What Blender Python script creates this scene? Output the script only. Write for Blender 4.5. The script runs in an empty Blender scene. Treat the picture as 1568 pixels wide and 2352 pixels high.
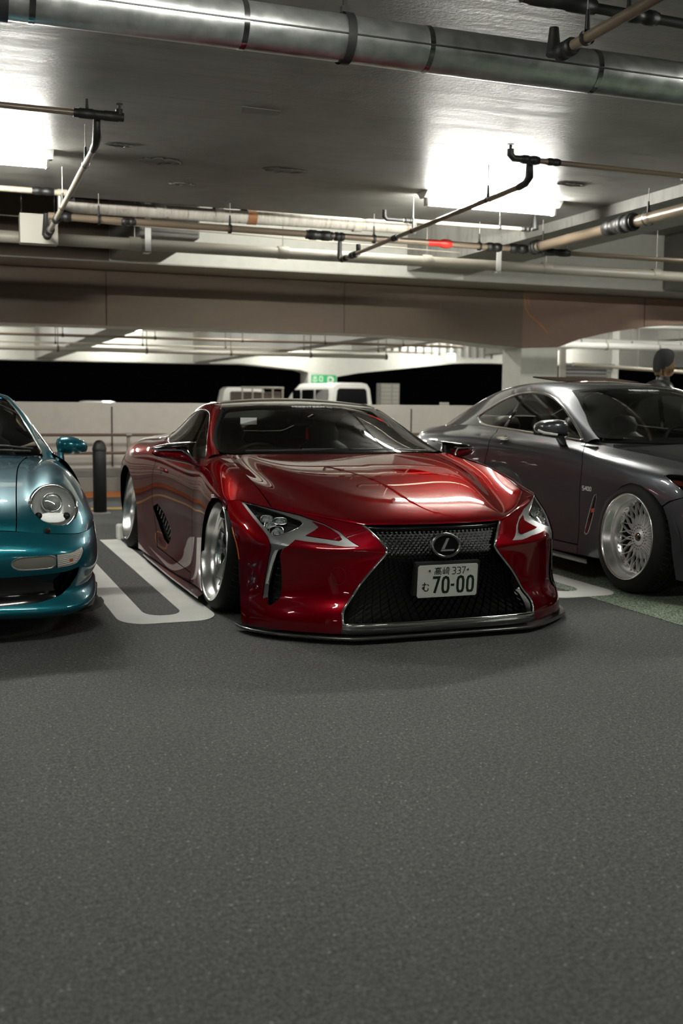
import bpy, bmesh, math, random
import numpy as np
from mathutils import Vector, Matrix
from mathutils.geometry import delaunay_2d_cdt
sc=bpy.context.scene; COL=sc.collection
PI=math.pi
# ---------------- camera
cd=bpy.data.cameras.new('camera'); cam=bpy.data.objects.new('camera',cd); COL.objects.link(cam)
def _setcam(R,U,B,loc):
    M=Matrix(((R[0],U[0],B[0],loc[0]),(R[1],U[1],B[1],loc[1]),(R[2],U[2],B[2],loc[2]),(0,0,0,1))); cam.matrix_world=M
_setcam((0.937868, -0.346864, 0.009381),(0.026266, 0.097923, 0.994847),(-0.345995, -0.93279, 0.10095),(0,0,1.1846))
cd.sensor_fit='VERTICAL'; cd.sensor_height=36.0; cd.sensor_width=24.0
cd.lens=2481.65/2352*36
cd.clip_start=.05; cd.clip_end=300
cd.dof.use_dof=True; cd.dof.focus_distance=5.25; cd.dof.aperture_fstop=2.8
sc.camera=cam
# ---------------- night sky, exposure
wd=bpy.data.worlds.new('night'); sc.world=wd; wd.use_nodes=True
wd.node_tree.nodes['Background'].inputs[0].default_value=(.010,.012,.016,1); wd.node_tree.nodes['Background'].inputs[1].default_value=.04
sc.view_settings.view_transform='Standard'; sc.view_settings.look='None'; sc.view_settings.gamma=1; sc.view_settings.exposure=EXPO=0.52
try: sc.view_settings.use_curve_mapping=False
except Exception: pass
TUBE=230.0      # emission of the fluorescent tubes
LAMPS=[ # ceiling tubes: x centre, y, z underside of the slab, power factor
 (.16,8.45,3.0,1.0),(4.62,8.72,3.0,1.0),(.95,3.55,3.0,.42),(4.9,3.6,3.0,.55),(-3.4,3.75,3.0,.25),(-4.3,8.5,3.0,1.0),
 (9.0,8.6,3.6,1.0),(13.4,8.6,3.6,1.0),(10.9,11.6,3.6,1.0),(-.6,-5.6,3.0,.16),(4.4,-5.8,3.0,.16),(9.5,-5.0,3.6,.16),(-5.,-6.0,3.0,.16),(2.0,-11,3.0,.4)]  # the two tubes farthest right are added to brighten the right bays
# ---------------- spline surface net
def bsp_w(u,n):
    """weights (m,n) of a uniform cubic B-spline over n control values, u in [0,n-1]"""
    u=np.clip(np.asarray(u,float),0,n-1-1e-9);i=np.floor(u).astype(int);t=u-i
    b=np.stack([(1-t)**3/6,(3*t**3-6*t**2+4)/6,(-3*t**3+3*t**2+3*t+1)/6,t**3/6],1)
    W=np.zeros((len(u),n+2))
    for k in range(4): W[np.arange(len(u)),i+k]+=b[:,k]
    R=W[:,1:-1].copy()
    R[:,0]+=2*W[:,0];R[:,1]-=W[:,0];R[:,-1]+=2*W[:,-1];R[:,-2]-=W[:,-1]
    return R
def sharpen(P,k):
    for ax in (0,1):
        Q=P.copy();S=np.swapaxes(P,0,ax);T=np.swapaxes(Q,0,ax)
        T[1:-1]=S[1:-1]+k*(S[1:-1]-(S[:-2]+4*S[1:-1]+S[2:])/6)
        P=Q
    return P
class Net:
    """smooth surface through a grid of points P[row v][column u]"""
    def __init__(s,P,k=.8): s.P=sharpen(np.array(P,float),k);s.nv,s.nu=s.P.shape[:2]
    def ev(s,uv):
        uv=np.asarray(uv,float).reshape(-1,2)
        return np.einsum('mi,mj,ijk->mk',bsp_w(uv[:,1],s.nv),bsp_w(uv[:,0],s.nu),s.P)
    def nrm(s,uv,e=.02):
        uv=np.asarray(uv,float).reshape(-1,2);a=uv.copy();b=uv.copy();c=uv.copy();d=uv.copy()
        a[:,0]=np.clip(a[:,0]+e,0,s.nu-1);b[:,0]=np.clip(b[:,0]-e,0,s.nu-1);c[:,1]=np.clip(c[:,1]+e,0,s.nv-1);d[:,1]=np.clip(d[:,1]-e,0,s.nv-1)
        n=np.cross(s.ev(a)-s.ev(b),s.ev(c)-s.ev(d));return n/(np.linalg.norm(n,axis=1)[:,None]+1e-12)
    def inv(s,tg,g):
        """uv with g(S(uv)) = tg for each 2-D target"""
        tg=np.asarray(tg,float).reshape(-1,2)
        U,V=np.meshgrid(np.linspace(0,s.nu-1,s.nu*6),np.linspace(0,s.nv-1,s.nv*6));G=np.stack([U.ravel(),V.ravel()],1)
        Q=g(s.ev(G));out=[]
        for t in tg:
            uv=G[np.argmin(((Q-t)**2).sum(1))].copy()
            for _ in range(25):
                q=g(s.ev(uv[None]))[0];r=t-q;J=np.zeros((2,2))
                for k in range(2):
                    e=1e-3;w=uv.copy();w[k]+=e if w[k]<(s.nu,s.nv)[k]-1-2*e else -e
                    J[:,k]=(g(s.ev(w[None]))[0]-q)/(w[k]-uv[k])
                st=np.linalg.lstsq(J,r,rcond=1e-6)[0];st=np.clip(st,-.3,.3);uv=uv+st
                uv=np.clip(uv,0,[s.nu-1,s.nv-1])
                if abs(st).max()<1e-6:break
            out.append(uv)
        return np.array(out)
# ---------------- helpers
def tag(o,label=None,cat=None,group=None,kind=None):
    if label:o['label']=label
    if cat:o['category']=cat
    if group:o['group']=group
    if kind:o['kind']=kind
    return o
def thing(name,label,cat,loc=(0,0,0),rz=0,group=None):
    o=bpy.data.objects.new(name,None);COL.objects.link(o);o.location=loc;o.rotation_euler=(0,0,rz);o.empty_display_size=.1
    return tag(o,label,cat,group)
class MB:
    """collects shapes, links them as one mesh object"""
    def __init__(s): s.v=[];s.f=[];s.sm=[]
    def add(s,v,f,smooth=False):
        n=len(s.v);s.v+=[tuple(map(float,p)) for p in v];s.f+=[tuple(i+n for i in q) for q in f];s.sm+=[smooth]*len(f);return s
    def box(s,x0,x1,y0,y1,z0,z1,b=0):
        if b<=0:
            v=[(x,y,z) for z in(z0,z1) for y in(y0,y1) for x in(x0,x1)]
            return s.add(v,[(0,2,3,1),(4,5,7,6),(0,1,5,4),(2,6,7,3),(0,4,6,2),(1,3,7,5)])
        bm=bmesh.new();bmesh.ops.create_cube(bm,size=1)
        for q in bm.verts:q.co=((x0+x1)/2+q.co.x*(x1-x0),(y0+y1)/2+q.co.y*(y1-y0),(z0+z1)/2+q.co.z*(z1-z0))
        bmesh.ops.bevel(bm,geom=list(bm.edges),offset=b,segments=2,affect='EDGES',profile=.5)
        bm.verts.index_update();s.add([q.co[:] for q in bm.verts],[[q.index for q in fc.verts] for fc in bm.faces]);bm.free();return s
    def tube(s,pts,r,n=14,closed=False,cap=True,flat=None):
        pts=[Vector(p) for p in pts];m=len(pts);rs=r if isinstance(r,(list,tuple)) else [r]*m
        T=[]
        for i in range(m):
            a=pts[i-1] if (i>0 or closed) else pts[i];b=pts[(i+1)%m] if (i<m-1 or closed) else pts[i]
            T.append((b-a).normalized())
        up=Vector((0,0,1)) if abs(T[0].z)<.9 else Vector((1,0,0))
        N=(up-T[0]*up.dot(T[0])).normalized();v=[];f=[]
        for i in range(m):
            N=(N-T[i]*N.dot(T[i])).normalized();B=T[i].cross(N)
            k=1.
            if 0<i<m-1 or closed:
                d=(pts[i]-pts[i-1]).normalized().dot(T[i]);k=1/max(d,.5)
            for j in range(n):
                a=2*PI*j/n;fx=flat if flat else 1
                v.append(pts[i]+N*(math.cos(a)*rs[i]*k*fx)+B*(math.sin(a)*rs[i]*(k if not flat else 1)))
        for i in range(m if closed else m-1):
            o=i*n;q=((i+1)%m)*n
            for j in range(n): f.append((o+j,o+(j+1)%n,q+(j+1)%n,q+j))
        s.add(v,f,True)
        if cap and not closed: s.add(v[:n],[tuple(range(n))[::-1]]);s.add(v[-n:],[tuple(range(n))])
        return s
    def lathe(s,prof,c,ax,n=32,smooth=True,closed=False):
        """prof list of (radius, distance along ax) from c"""
        ax=Vector(ax).normalized();c=Vector(c);u=Vector((0,0,1)) if abs(ax.z)<.9 else Vector((1,0,0))
        u=(u-ax*u.dot(ax)).normalized();w=ax.cross(u);v=[];f=[]
        for r,h in prof:
            for j in range(n):
                a=2*PI*j/n;v.append(c+ax*h+u*(r*math.cos(a))+w*(r*math.sin(a)))
        m=len(prof)
        for i in range(m if closed else m-1):
            o=i*n;q=((i+1)%m)*n
            for j in range(n): f.append((o+j,o+(j+1)%n,q+(j+1)%n,q+j))
        return s.add(v,f,smooth)
    def prism(s,poly,o,ux,uy,h,smooth=False):
        """flat polygon in frame (o,ux,uy), thickness h along ux x uy"""
        o=Vector(o);ux=Vector(ux);uy=Vector(uy);nn=ux.cross(uy).normalized()
        a=[o+ux*p[0]+uy*p[1] for p in poly];b=[p+nn*h for p in a];n=len(a)
        s.add(a+b,[tuple(range(n))[::-1],tuple(range(n,2*n))]+[(i,(i+1)%n,(i+1)%n+n,i+n) for i in range(n)]);return s
    def ribbon(s,pts,w,o,ux,uy,h,closed=False):
        p=[Vector((a,b)) for a,b in pts];m=len(p);L=[];Rr=[]
        for i in range(m):
            a=p[i-1] if(i>0 or closed) else None;b=p[(i+1)%m] if(i<m-1 or closed) else None
            d1=(p[i]-a).normalized() if a is not None else None;d2=(b-p[i]).normalized() if b is not None else None
            if d1 is None:d1=d2
            if d2 is None:d2=d1
            n1=Vector((-d1.y,d1.x));n2=Vector((-d2.y,d2.x));nm=(n1+n2)
            nm=nm.normalized() if nm.length>1e-6 else n1
            k=w/2/max(nm.dot(n1),.45);L.append(p[i]+nm*k);Rr.append(p[i]-nm*k)
        for i in range(m if closed else m-1):
            j=(i+1)%m;s.prism([Rr[i],Rr[j],L[j],L[i]],o,ux,uy,h)
        return s
    def obj(s,name,mat,parent=None,kind=None,label=None,auto=True):
        me=bpy.data.meshes.new(name);me.from_pydata(s.v,[],s.f);me.validate(clean_customdata=False)
        if len(me.polygons)==len(s.sm): me.polygons.foreach_set('use_smooth',s.sm)
        me.materials.append(mat);me.update()
        o=bpy.data.objects.new(name,me);COL.objects.link(o)
        if parent is not None:o.parent=parent
        if kind:o['kind']=kind
        if label:o['label']=label
        return o
def copy_tree(o,parent=None):
    c=o.copy();COL.objects.link(c);c.parent=parent
    for ch in list(o.children): copy_tree(ch,c)
    return c
def inside(P,loops):
    P=np.asarray(P);r=np.zeros(len(P),bool)
    for L in loops:
        L=np.asarray(L);a=L;b=np.roll(L,-1,0)
        for (x0,y0),(x1,y1) in zip(a,b):
            if y0==y1: continue
            c=((y0>P[:,1])!=(y1>P[:,1]))&(P[:,0]<(x1-x0)*(P[:,1]-y0)/(y1-y0)+x0);r^=c
    return r
def densify(net,L,step):
    L=[np.array(p,float) for p in L];out=[]
    for i in range(len(L)):
        a,b=L[i],L[(i+1)%len(L)];q=net.ev([a,(a+b)/2,b]);d=np.linalg.norm(q[1]-q[0])+np.linalg.norm(q[2]-q[1]);n=max(1,int(math.ceil(d/step)))
        out+=[a+(b-a)*k/n for k in range(n)]
    return np.array(out)
def smooth_loop(L,it=1,keep=()):
    """corner-cutting"""
    for _ in range(it):
        o=[]
        for i in range(len(L)):
            a=np.array(L[i],float);b=np.array(L[(i+1)%len(L)],float);o+=[a*.75+b*.25,a*.25+b*.75]
        L=o
    return L
def region(name,net,outer,holes,mat,parent,side=1,step=.035,rim=.012,off=0.,res=None,label=None,ref=(0,2.3,.45),kind=None,sym=False):
    """patch of a surface net bounded by outlines in its (u,v) parameters; sym mirrors it about x=0 into one mesh"""
    loops=[densify(net,outer,step)]+[densify(net,h,step*.6) for h in holes]
    lo=loops[0].min(0);hi=loops[0].max(0);res=res or (6,6)
    gx=np.arange(math.ceil(lo[0]*res[0]),math.floor(hi[0]*res[0])+1)/res[0];gy=np.arange(math.ceil(lo[1]*res[1]),math.floor(hi[1]*res[1])+1)/res[1]
    g=np.array([(x,y) for x in gx for y in gy]).reshape(-1,2)
    if len(g):
        g=g[inside(g,loops)];B=np.concatenate(loops)
        if len(g):
            d=(np.abs(g[:,None,:]-B[None])*np.array(res)).max(2).min(1);g=g[d>.38]
    vs=[];ed=[]
    for L in loops:
        n=len(vs);vs+=[tuple(p) for p in L];ed+=[(n+i,n+(i+1)%len(L)) for i in range(len(L))]
    vs+=[tuple(p) for p in g]
    ov,oe,of,_,_,_=delaunay_2d_cdt([Vector(p) for p in vs],ed,[],0,1e-7)
    ov=np.array([tuple(p) for p in ov]);tri=np.array([f for f in of if len(f)==3]);c=ov[tri].mean(1);tri=tri[inside(c,loops)]
    P=net.ev(ov);N=net.nrm(ov)
    if ((P-np.array(ref))*N).sum(1).mean()<0:N=-N
    if sym:
        z=np.abs(P[:,0])<1e-6;N[z,0]=0;N/=np.linalg.norm(N,axis=1)[:,None]
    P=P+N*off
    fn=np.cross(P[tri[:,1]]-P[tri[:,0]],P[tri[:,2]]-P[tri[:,0]]);flip=(fn*N[tri[:,0]]).sum(1)<0
    tri[flip]=tri[flip][:,::-1]
    V=list(P);NN=list(N);Fc=[tuple(t) for t in tri]
    if rim>0:
        for L in loops:
            p=net.ev(L);n=net.nrm(L)
            if ((p-np.array(ref))*n).sum(1).mean()<0:n=-n
            p=p+n*off;q=p-n*rim;b=len(V);m=len(L);cen=np.roll(p,-1,0)-p
            sn=np.cross(cen,n);sn/= (np.linalg.norm(sn,axis=1)[:,None]+1e-9)
            V+=list(p)+list(q);NN+=list(sn)+list(sn)
            for i in range(m):
                j=(i+1)%m
                if sym and abs(p[i][0])<1e-5 and abs(p[j][0])<1e-5: continue
                Fc.append((b+i,b+j,b+m+j,b+m+i))
    V=np.array(V);NN=np.array(NN)
    if sym:
        k=len(V);V=np.concatenate([V,V*[-1,1,1]]);NN=np.concatenate([NN,NN*[-1,1,1]]);Fc=Fc+[tuple(k+i for i in f[::-1]) for f in Fc]
    else:
        V=V*[side,1,1];NN=NN*[side,1,1]
        if side<0:Fc=[f[::-1] for f in Fc]
    me=bpy.data.meshes.new(name);me.from_pydata(V.tolist(),[],[tuple(int(i) for i in f) for f in Fc])
    me.polygons.foreach_set('use_smooth',[True]*len(me.polygons))
    me.normals_split_custom_set_from_vertices(NN.tolist());me.materials.append(mat);me.update()
    o=bpy.data.objects.new(name,me);COL.objects.link(o);o.parent=parent
    if label:o['label']=label
    if kind:o['kind']=kind
    return o
def loft(mb,secs,cap=True):
    n=len(secs[0]);v=[p for s in secs for p in s];f=[]
    for i in range(len(secs)-1):
        for j in range(n): f.append((i*n+j,i*n+(j+1)%n,(i+1)*n+(j+1)%n,(i+1)*n+j))
    mb.add(v,f,True)
    if cap: mb.add(secs[0],[tuple(range(n))[::-1]]);mb.add(secs[-1],[tuple(range(n))])
    return mb
def ell(c,u,w,a,b,n=20,p=2.):
    c=Vector(c);u=Vector(u);w=Vector(w);o=[]
    for i in range(n):
        t=2*PI*i/n;x,y=math.cos(t),math.sin(t);o.append(c+u*(a*math.copysign(abs(x)**(2/p),x))+w*(b*math.copysign(abs(y)**(2/p),y)))
    return o
def frame_at(net,uv,side=1,off=0.,ref=(0,2.3,.45)):
    P=net.ev([uv])[0];n=net.nrm([uv])[0]
    if np.dot(P-np.array(ref),n)<0:n=-n
    P=(P+n*off)*[side,1,1];n=n*[side,1,1];return Vector(P),Vector(n)
FONT={'M':[[(0,0),(0,1),(.5,.4),(1,1),(1,0)]],'O':[[(0,0),(1,0),(1,1),(0,1),(0,0)]],'N':[[(0,0),(0,1),(1,0),(1,1)]],'T':[[(0,1),(1,1)],[(.5,1),(.5,0)]],
'E':[[(1,0),(0,0),(0,1),(1,1)],[(0,.5),(.9,.5)]],'C':[[(1,0),(0,0),(0,1),(1,1)]],'H':[[(0,0),(0,1)],[(1,0),(1,1)],[(0,.5),(1,.5)]],
'3':[[(0,1),(.1,1),(.75,1),(1,.85),(1,.65),(.75,.5),(.4,.5)],[(.75,.5),(1,.35),(1,.15),(.75,0),(.0,0)]],'7':[[(0,1),(1,1),(.35,0)]],
'0':[[(.5,0),(.85,.06),(1,.25),(1,.75),(.85,.94),(.5,1),(.15,.94),(0,.75),(0,.25),(.15,.06),(.5,0)]],'-':[[(0,.5),(1,.5)]],'S':[[(1,1),(0,1),(0,.5),(1,.5),(1,0),(0,0)]],'B':[[(0,0),(0,1),(.8,1),(1,.75),(.8,.5),(0,.5)],[(.8,.5),(1,.25),(.8,0),(0,0)]],
'4':[[(.8,0),(.8,1),(0,.35),(1,.35)]],'R':[[(0,0),(0,1),(.9,1),(.9,.5),(0,.5)],[(.4,.5),(1,0)]]}
def text(mb,s_,o,ux,uy,h,w,sw,gap,th=.002,x0=0,y0=0):
    for ch in s_:
        if ch!=' ':
            for p in FONT[ch]: mb.ribbon([(x0+a*w,y0+b*h) for a,b in p],sw,o,ux,uy,th)
        x0+=w+gap
    return mb
def wheel(parent,c,R,Rt,width,camber,side,style,name='wheel',spokes=10,depth=.10):
    """wheel as a sub-tree: outer lip plane at c, axis along x; side=-1 faces -x"""
    def X(v): # local (out along axis, y, z) to car space with camber
        o,y,z=v;ca,sa=math.cos(camber),math.sin(camber)
        return Vector((c[0]+side*(o*ca-z*sa),c[1],c[2]))+Vector((0,y,0))+Vector((0,0,z*ca+o*sa))
    def L(prof,n=72):
        mb=MB();v=[];f=[]
        for r,o in prof:
            for j in range(n):
                a=2*PI*j/n;v.append(X((o,r*math.cos(a),r*math.sin(a))))
        for i in range(len(prof)-1):
            for j in range(n):
                q=(i*n+j,i*n+(j+1)%n,(i+1)*n+(j+1)%n,(i+1)*n+j);f.append(q if side>0 else q[::-1])
        mb.add(v,f,True);return mb
    tyre=L([(R-.012,-.012),(R+.004,-.001),(R+.014,.000),(Rt-.022,-.012),(Rt-.008,-.03),(Rt,-.055),(Rt,-width+.055),(Rt-.012,-width+.02),(R+.01,-width),(R-.02,-width+.02)]).obj(name+'_tyre' if 0 else 'tyre',M['blackrub'],parent)
    for o in (-.085,-.125,-.165,-.205):
        if -o<width-.05: L([(Rt+.0006,o-.004),(Rt+.0006,o+.004)],48).obj('tread_groove',M['black'],parent)
    mb=MB()
    for j in range(56):
        a=2*PI*j/56;a2=a+.05
        for o0,o1 in((-.035,-.08),(-.09,-.12)):
            p=[X((o0,Rt*1.0015*math.cos(a),Rt*1.0015*math.sin(a))),X((o0,Rt*1.0015*math.cos(a+.012),Rt*1.0015*math.sin(a+.012))),X((o1,Rt*1.0015*math.cos(a2+.012),Rt*1.0015*math.sin(a2+.012))),X((o1,Rt*1.0015*math.cos(a2),Rt*1.0015*math.sin(a2)))]
            mb.add(p,[(0,1,2,3)])
    mb.obj('tread_cut',M['drain'] if 0 else M['treadcut'],parent)
    L([(R-.004,-.014),(R+.001,-.004),(R-.002,.004),(R-.008,.003),(R-.012,-.006),(R-.016,-.03),(R-.030,-.045),(R-.034,-.06),(R-.040,-depth),(R-.052,-depth-.004),(R-.056,-depth-.02)],96).obj('rim',M['polish'],parent)
    L([(R-.056,-depth-.02),(R-.050,-width+.03),(R-.02,-width+.005)],72).obj('barrel',M['rimgrey'],parent)
    hub=L([(.0,-depth+.012),(.030,-depth+.012),(.036,-depth+.004),(.075,-depth-.004),(.085,-depth-.02),(.085,-depth-.06),(.0,-depth-.06)],48).obj('hub',M['rimsilver'] if style=='mesh' else M['rimgrey'],parent)
    L([(.0,-depth+.020),(.022,-depth+.020),(.027,-depth+.014),(.028,-depth+.01)],32).obj('centre_cap',M['gloss_black'],parent)
    Ri=R-.050
    def bar(p,q,w0,w1,t,o0,o1):
        (r0,a0),(r1,a1)=p,q;mb=MB();A=Vector((0,r0*math.cos(a0),r0*math.sin(a0)));B=Vector((0,r1*math.cos(a1),r1*math.sin(a1)));d=(B-A).normalized();n=Vector((0,-d.z,d.y))
        v=[]
        for P_,w,o in((A,w0,o0),(B,w1,o1)):
            for k,dz in((-1,-t),(-.55,0),(.55,0),(1,-t)): v.append(X((o+dz,(P_+n*w*k).y,(P_+n*w*k).z)))
        mb.add(v,[(0,1,5,4),(1,2,6,5),(2,3,7,6),(0,4,7,3)]);return mb
    mt=M['rimsilver'] if style=='mesh' else M['rimgrey2']
    if style=='mesh':
        for k in range(20):
            a=2*PI*k/20
            for s in(-1,1):
                mb=bar((.062,a),(.135,a+s*.10),.0042,.0032,.02,-depth+.002,-depth-.006+s*.002);m2=bar((.135,a+s*.10),(Ri,a+s*.30),.0032,.0028,.018,-depth-.006+s*.002,-depth+.004)
                mb.add(m2.v,m2.f);mb.obj('spoke',mt,parent)
        mb=MB()
        for k in range(40):
            a=2*PI*k/40+.05;p=X((-depth+.006,(Ri-.004)*math.cos(a),(Ri-.004)*math.sin(a)));q=X((-depth+.013,(Ri-.004)*math.cos(a),(Ri-.004)*math.sin(a)));mb.tube([p,q],.0042,6)
        for k in range(20):
            for rr,ph in((.058,0),(.078,.157)):
                a=2*PI*k/20+ph;p=X((-depth+.0,rr*math.cos(a),rr*math.sin(a)));q=X((-depth+.010,rr*math.cos(a),rr*math.sin(a)));mb.tube([p,q],.0045,6)
        mb.obj('rivets',M['chrome'],parent,kind='stuff')
    else:
        for k in range(spokes):
            a=2*PI*k/spokes
            mb=bar((.055,a),(.15,a),.013,.009,.03,-depth+.0,-depth-.004)
            for s in(-1,1):
                m2=bar((.145,a),(Ri,a+s*.16),.008,.008,.026,-depth-.004,-depth+.008);mb.add(m2.v,m2.f)
            mb.obj('spoke',mt,parent)
    L([(.045,-width+.06),(.165,-width+.06),(.165,-width+.085),(.045,-width+.085)],48).obj('brake_disc',M['dark_chrome'],parent)
def sweep_uv(mb,net,uvs,w,h,side=1,closed=False,off=0.,ref=(0,2.3,.45),round_=True):
    """raised bead following a line on a surface"""
    uvs=np.array(uvs,float);sg=np.where(uvs[:,0]<0,-1.,1.);uvs=np.abs(uvs)
    P=net.ev(uvs);N=net.nrm(uvs)
    if ((P-np.array(ref))*N).sum(1).mean()<0:N=-N
    N[np.abs(P[:,0])<1e-6,0]=0;P[:,0]*=sg;N[:,0]*=sg
    m=len(P);T=np.zeros_like(P)
    for i in range(m):
        a=P[i-1] if(i>0 or closed) else P[i];b=P[(i+1)%m] if(i<m-1 or closed) else P[i];T[i]=(b-a)/(np.linalg.norm(b-a)+1e-9)
    B=np.cross(T,N);B/=np.linalg.norm(B,axis=1)[:,None]+1e-9
    prof=[(-.5,-1),(-.5,.3),(-.35,.8),(-.12,1),(.12,1),(.35,.8),(.5,.3),(.5,-1)]
    v=[];f=[];k=len(prof)
    for i in range(m):
        for a,b in prof: v.append((P[i]+B[i]*a*w+N[i]*(off+b*h))*[side,1,1])
    for i in range(m if closed else m-1):
        o=i*k;q=((i+1)%m)*k
        for j in range(k): 
            fc=(o+j,o+(j+1)%k,q+(j+1)%k,q+j);f.append(fc if side>0 else fc[::-1])
    if not closed: f+=[tuple(range(k)),tuple(range((m-1)*k,m*k))[::-1]]
    mb.add(v,f,True);return mb
# ---------------- materials
def mat(name,col=(.5,.5,.5),rough=.5,metal=0.,coat=0.,spec=.5,emit=None,es=0.,trans=0.,ior=1.5,coat_rough=.03,build=None,alpha=1):
    m=bpy.data.materials.new(name);m.use_nodes=True;nt=m.node_tree;b=nt.nodes['Principled BSDF']
    b.inputs['Base Color'].default_value=(*col,1);b.inputs['Roughness'].default_value=rough;b.inputs['Metallic'].default_value=metal
    b.inputs['Coat Weight'].default_value=coat;b.inputs['Coat Roughness'].default_value=coat_rough;b.inputs['Specular IOR Level'].default_value=spec
    b.inputs['Transmission Weight'].default_value=trans;b.inputs['IOR'].default_value=ior
    if emit: b.inputs['Emission Color'].default_value=(*emit,1);b.inputs['Emission Strength'].default_value=es
    if build: build(nt,b)
    if name=='candy_red_paint': b.inputs['Specular Tint'].default_value=(.6,.02,.05,1)
    return m
def N_(nt,t,**k):
    n=nt.nodes.new(t)
    for a,b in k.items():
        if a.startswith('i_'): n.inputs[a[2:].replace('_',' ')].default_value=b
        else: setattr(n,a,b)
    return n
def texco(nt,kind='Object',scale=(1,1,1)):
    t=nt.nodes.new('ShaderNodeTexCoord');m=nt.nodes.new('ShaderNodeMapping');m.inputs['Scale'].default_value=scale
    nt.links.new(t.outputs[kind],m.inputs[0]);return m.outputs[0]
def noise(nt,vec,sc_,det=4,ro=.5,dist=0.):
    n=N_(nt,'ShaderNodeTexNoise');n.inputs['Scale'].default_value=sc_;n.inputs['Detail'].default_value=det;n.inputs['Roughness'].default_value=ro;n.inputs['Distortion'].default_value=dist
    nt.links.new(vec,n.inputs['Vector']);return n.outputs['Fac']
def ramp(nt,fac,stops):
    r=nt.nodes.new('ShaderNodeValToRGB');e=r.color_ramp.elements
    while len(e)<len(stops):e.new(.5)
    for i,(p,c) in enumerate(stops):
        e[i].position=p;e[i].color=(*c,1) if len(c)==3 else c
    nt.links.new(fac,r.inputs[0]);return r.outputs[0]
def mixc(nt,fac,a,b,mode='MIX'):
    m=nt.nodes.new('ShaderNodeMix');m.data_type='RGBA';m.blend_type=mode
    for s_,v in((m.inputs[0],fac),(m.inputs[6],a),(m.inputs[7],b)):
        if hasattr(v,'links') or hasattr(v,'is_linked'): nt.links.new(v,s_)
        elif isinstance(v,(int,float)): s_.default_value=v
        else: s_.default_value=(*v,1)
    return m.outputs[2]
def bump(nt,b,h,strength=.3,dist=.01,coat=False):
    n=nt.nodes.new('ShaderNodeBump');n.inputs['Strength'].default_value=strength;n.inputs['Distance'].default_value=dist
    nt.links.new(h,n.inputs['Height']);nt.links.new(n.outputs[0],b.inputs['Normal'])
    if coat:nt.links.new(n.outputs[0],b.inputs['Coat Normal'])
def g3(v):return (v,v,v)
def asphalt(nt,b,base=(.066,.068,.067),lightc=(.150,.153,.150),hi=(.42,.42,.38)):
    v=texco(nt);f=noise(nt,v,420,2,.6);f2=noise(nt,v,120,4,.75);m=noise(nt,v,.9,6,.6);c=noise(nt,v,190,3,.6)
    c1=ramp(nt,f,[(.38,tuple(x*.35 for x in base)),(.50,base),(.62,lightc)])
    k2=ramp(nt,f2,[(.40,g3(.34)),(.48,g3(.85)),(.54,g3(1.1)),(.62,g3(1.9))]);c1=mixc(nt,1.,c1,ramp(nt,noise(nt,v,55,3,.7),[(.38,g3(.62)),(.5,g3(1.)),(.62,g3(1.35))]),'MULTIPLY');c1=mixc(nt,1.,c1,k2,'MULTIPLY')
    c2=c1
    for sc,th in((60,.17),(150,.20)):
        vo=N_(nt,'ShaderNodeTexVoronoi');vo.inputs['Scale'].default_value=sc;nt.links.new(v,vo.inputs['Vector'])
        sp=ramp(nt,vo.outputs['Distance'],[(.0,g3(1)),(th,g3(1)),(th+.08,g3(0))]);wn=ramp(nt,vo.outputs['Color'],[(.76,g3(0)),(.86,g3(.8))])
        c2=mixc(nt,mixc(nt,1.,sp,wn,'MULTIPLY'),c2,hi)
    w=ramp(nt,m,[(.3,g3(.84)),(.7,g3(1.10))]);c3=mixc(nt,1.,c2,w,'MULTIPLY')
    nt.links.new(c3,b.inputs['Base Color']);bump(nt,b,c,.8,.008)
M={}
M['asphalt']=mat('asphalt',rough=.72,build=asphalt,spec=.45)
def greenasph(nt,b):
    v=texco(nt);f=noise(nt,v,95,3,.7);c1=ramp(nt,f,[(.40,(.03,.045,.03)),(.49,(.15,.20,.14)),(.60,(.42,.50,.38))]);nt.links.new(c1,b.inputs['Base Color']);bump(nt,b,noise(nt,v,150,2),.5,.004)
M['green_floor']=mat('green_coating',rough=.7,build=greenasph)
def linepaint(col):
    def f(nt,b):
        v=texco(nt);n=noise(nt,v,120,4,.7);m=noise(nt,v,2.2,5,.6)
        c=ramp(nt,n,[(.28,tuple(x*.55 for x in col)),(.40,col),(1,col)]);c=mixc(nt,1.,c,ramp(nt,m,[(.3,g3(.86)),(.65,g3(1.02))]),'MULTIPLY')
        nt.links.new(c,b.inputs['Base Color']);bump(nt,b,noise(nt,v,160,2),.35,.003)
    return f
M['white_line']=mat('white_road_paint',rough=.6,build=linepaint((.74,.74,.70)))
M['yellow_line']=mat('yellow_road_paint',rough=.6,build=linepaint((.42,.26,.07)))
M['orange_line']=mat('orange_road_paint',rough=.6,build=linepaint((.42,.13,.02)))
def conc(col,rough=.45,bs=.12,stain=.5,sc_=1.,spec=.5):
    def f(nt,b):
        v=texco(nt);n=noise(nt,v,1.3*sc_,7,.65,.3);f2=noise(nt,v,9*sc_,6,.7)
        c=ramp(nt,n,[(.25,tuple(x*(1-stain*.35) for x in col)),(.55,col),(.8,tuple(min(1,x*1.06) for x in col))])
        c=mixc(nt,1.,c,ramp(nt,f2,[(.25,g3(.90)),(.6,g3(1.))]),'MULTIPLY')
        nt.links.new(c,b.inputs['Base Color'])
        r=ramp(nt,n,[(.2,g3(rough*.85)),(.8,g3(min(1,rough*1.15)))]);nt.links.new(r,b.inputs['Roughness'])
        bump(nt,b,noise(nt,texco(nt,'Object',(1,1,1)),34*sc_,5,.65),bs,.006)
    return f
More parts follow.
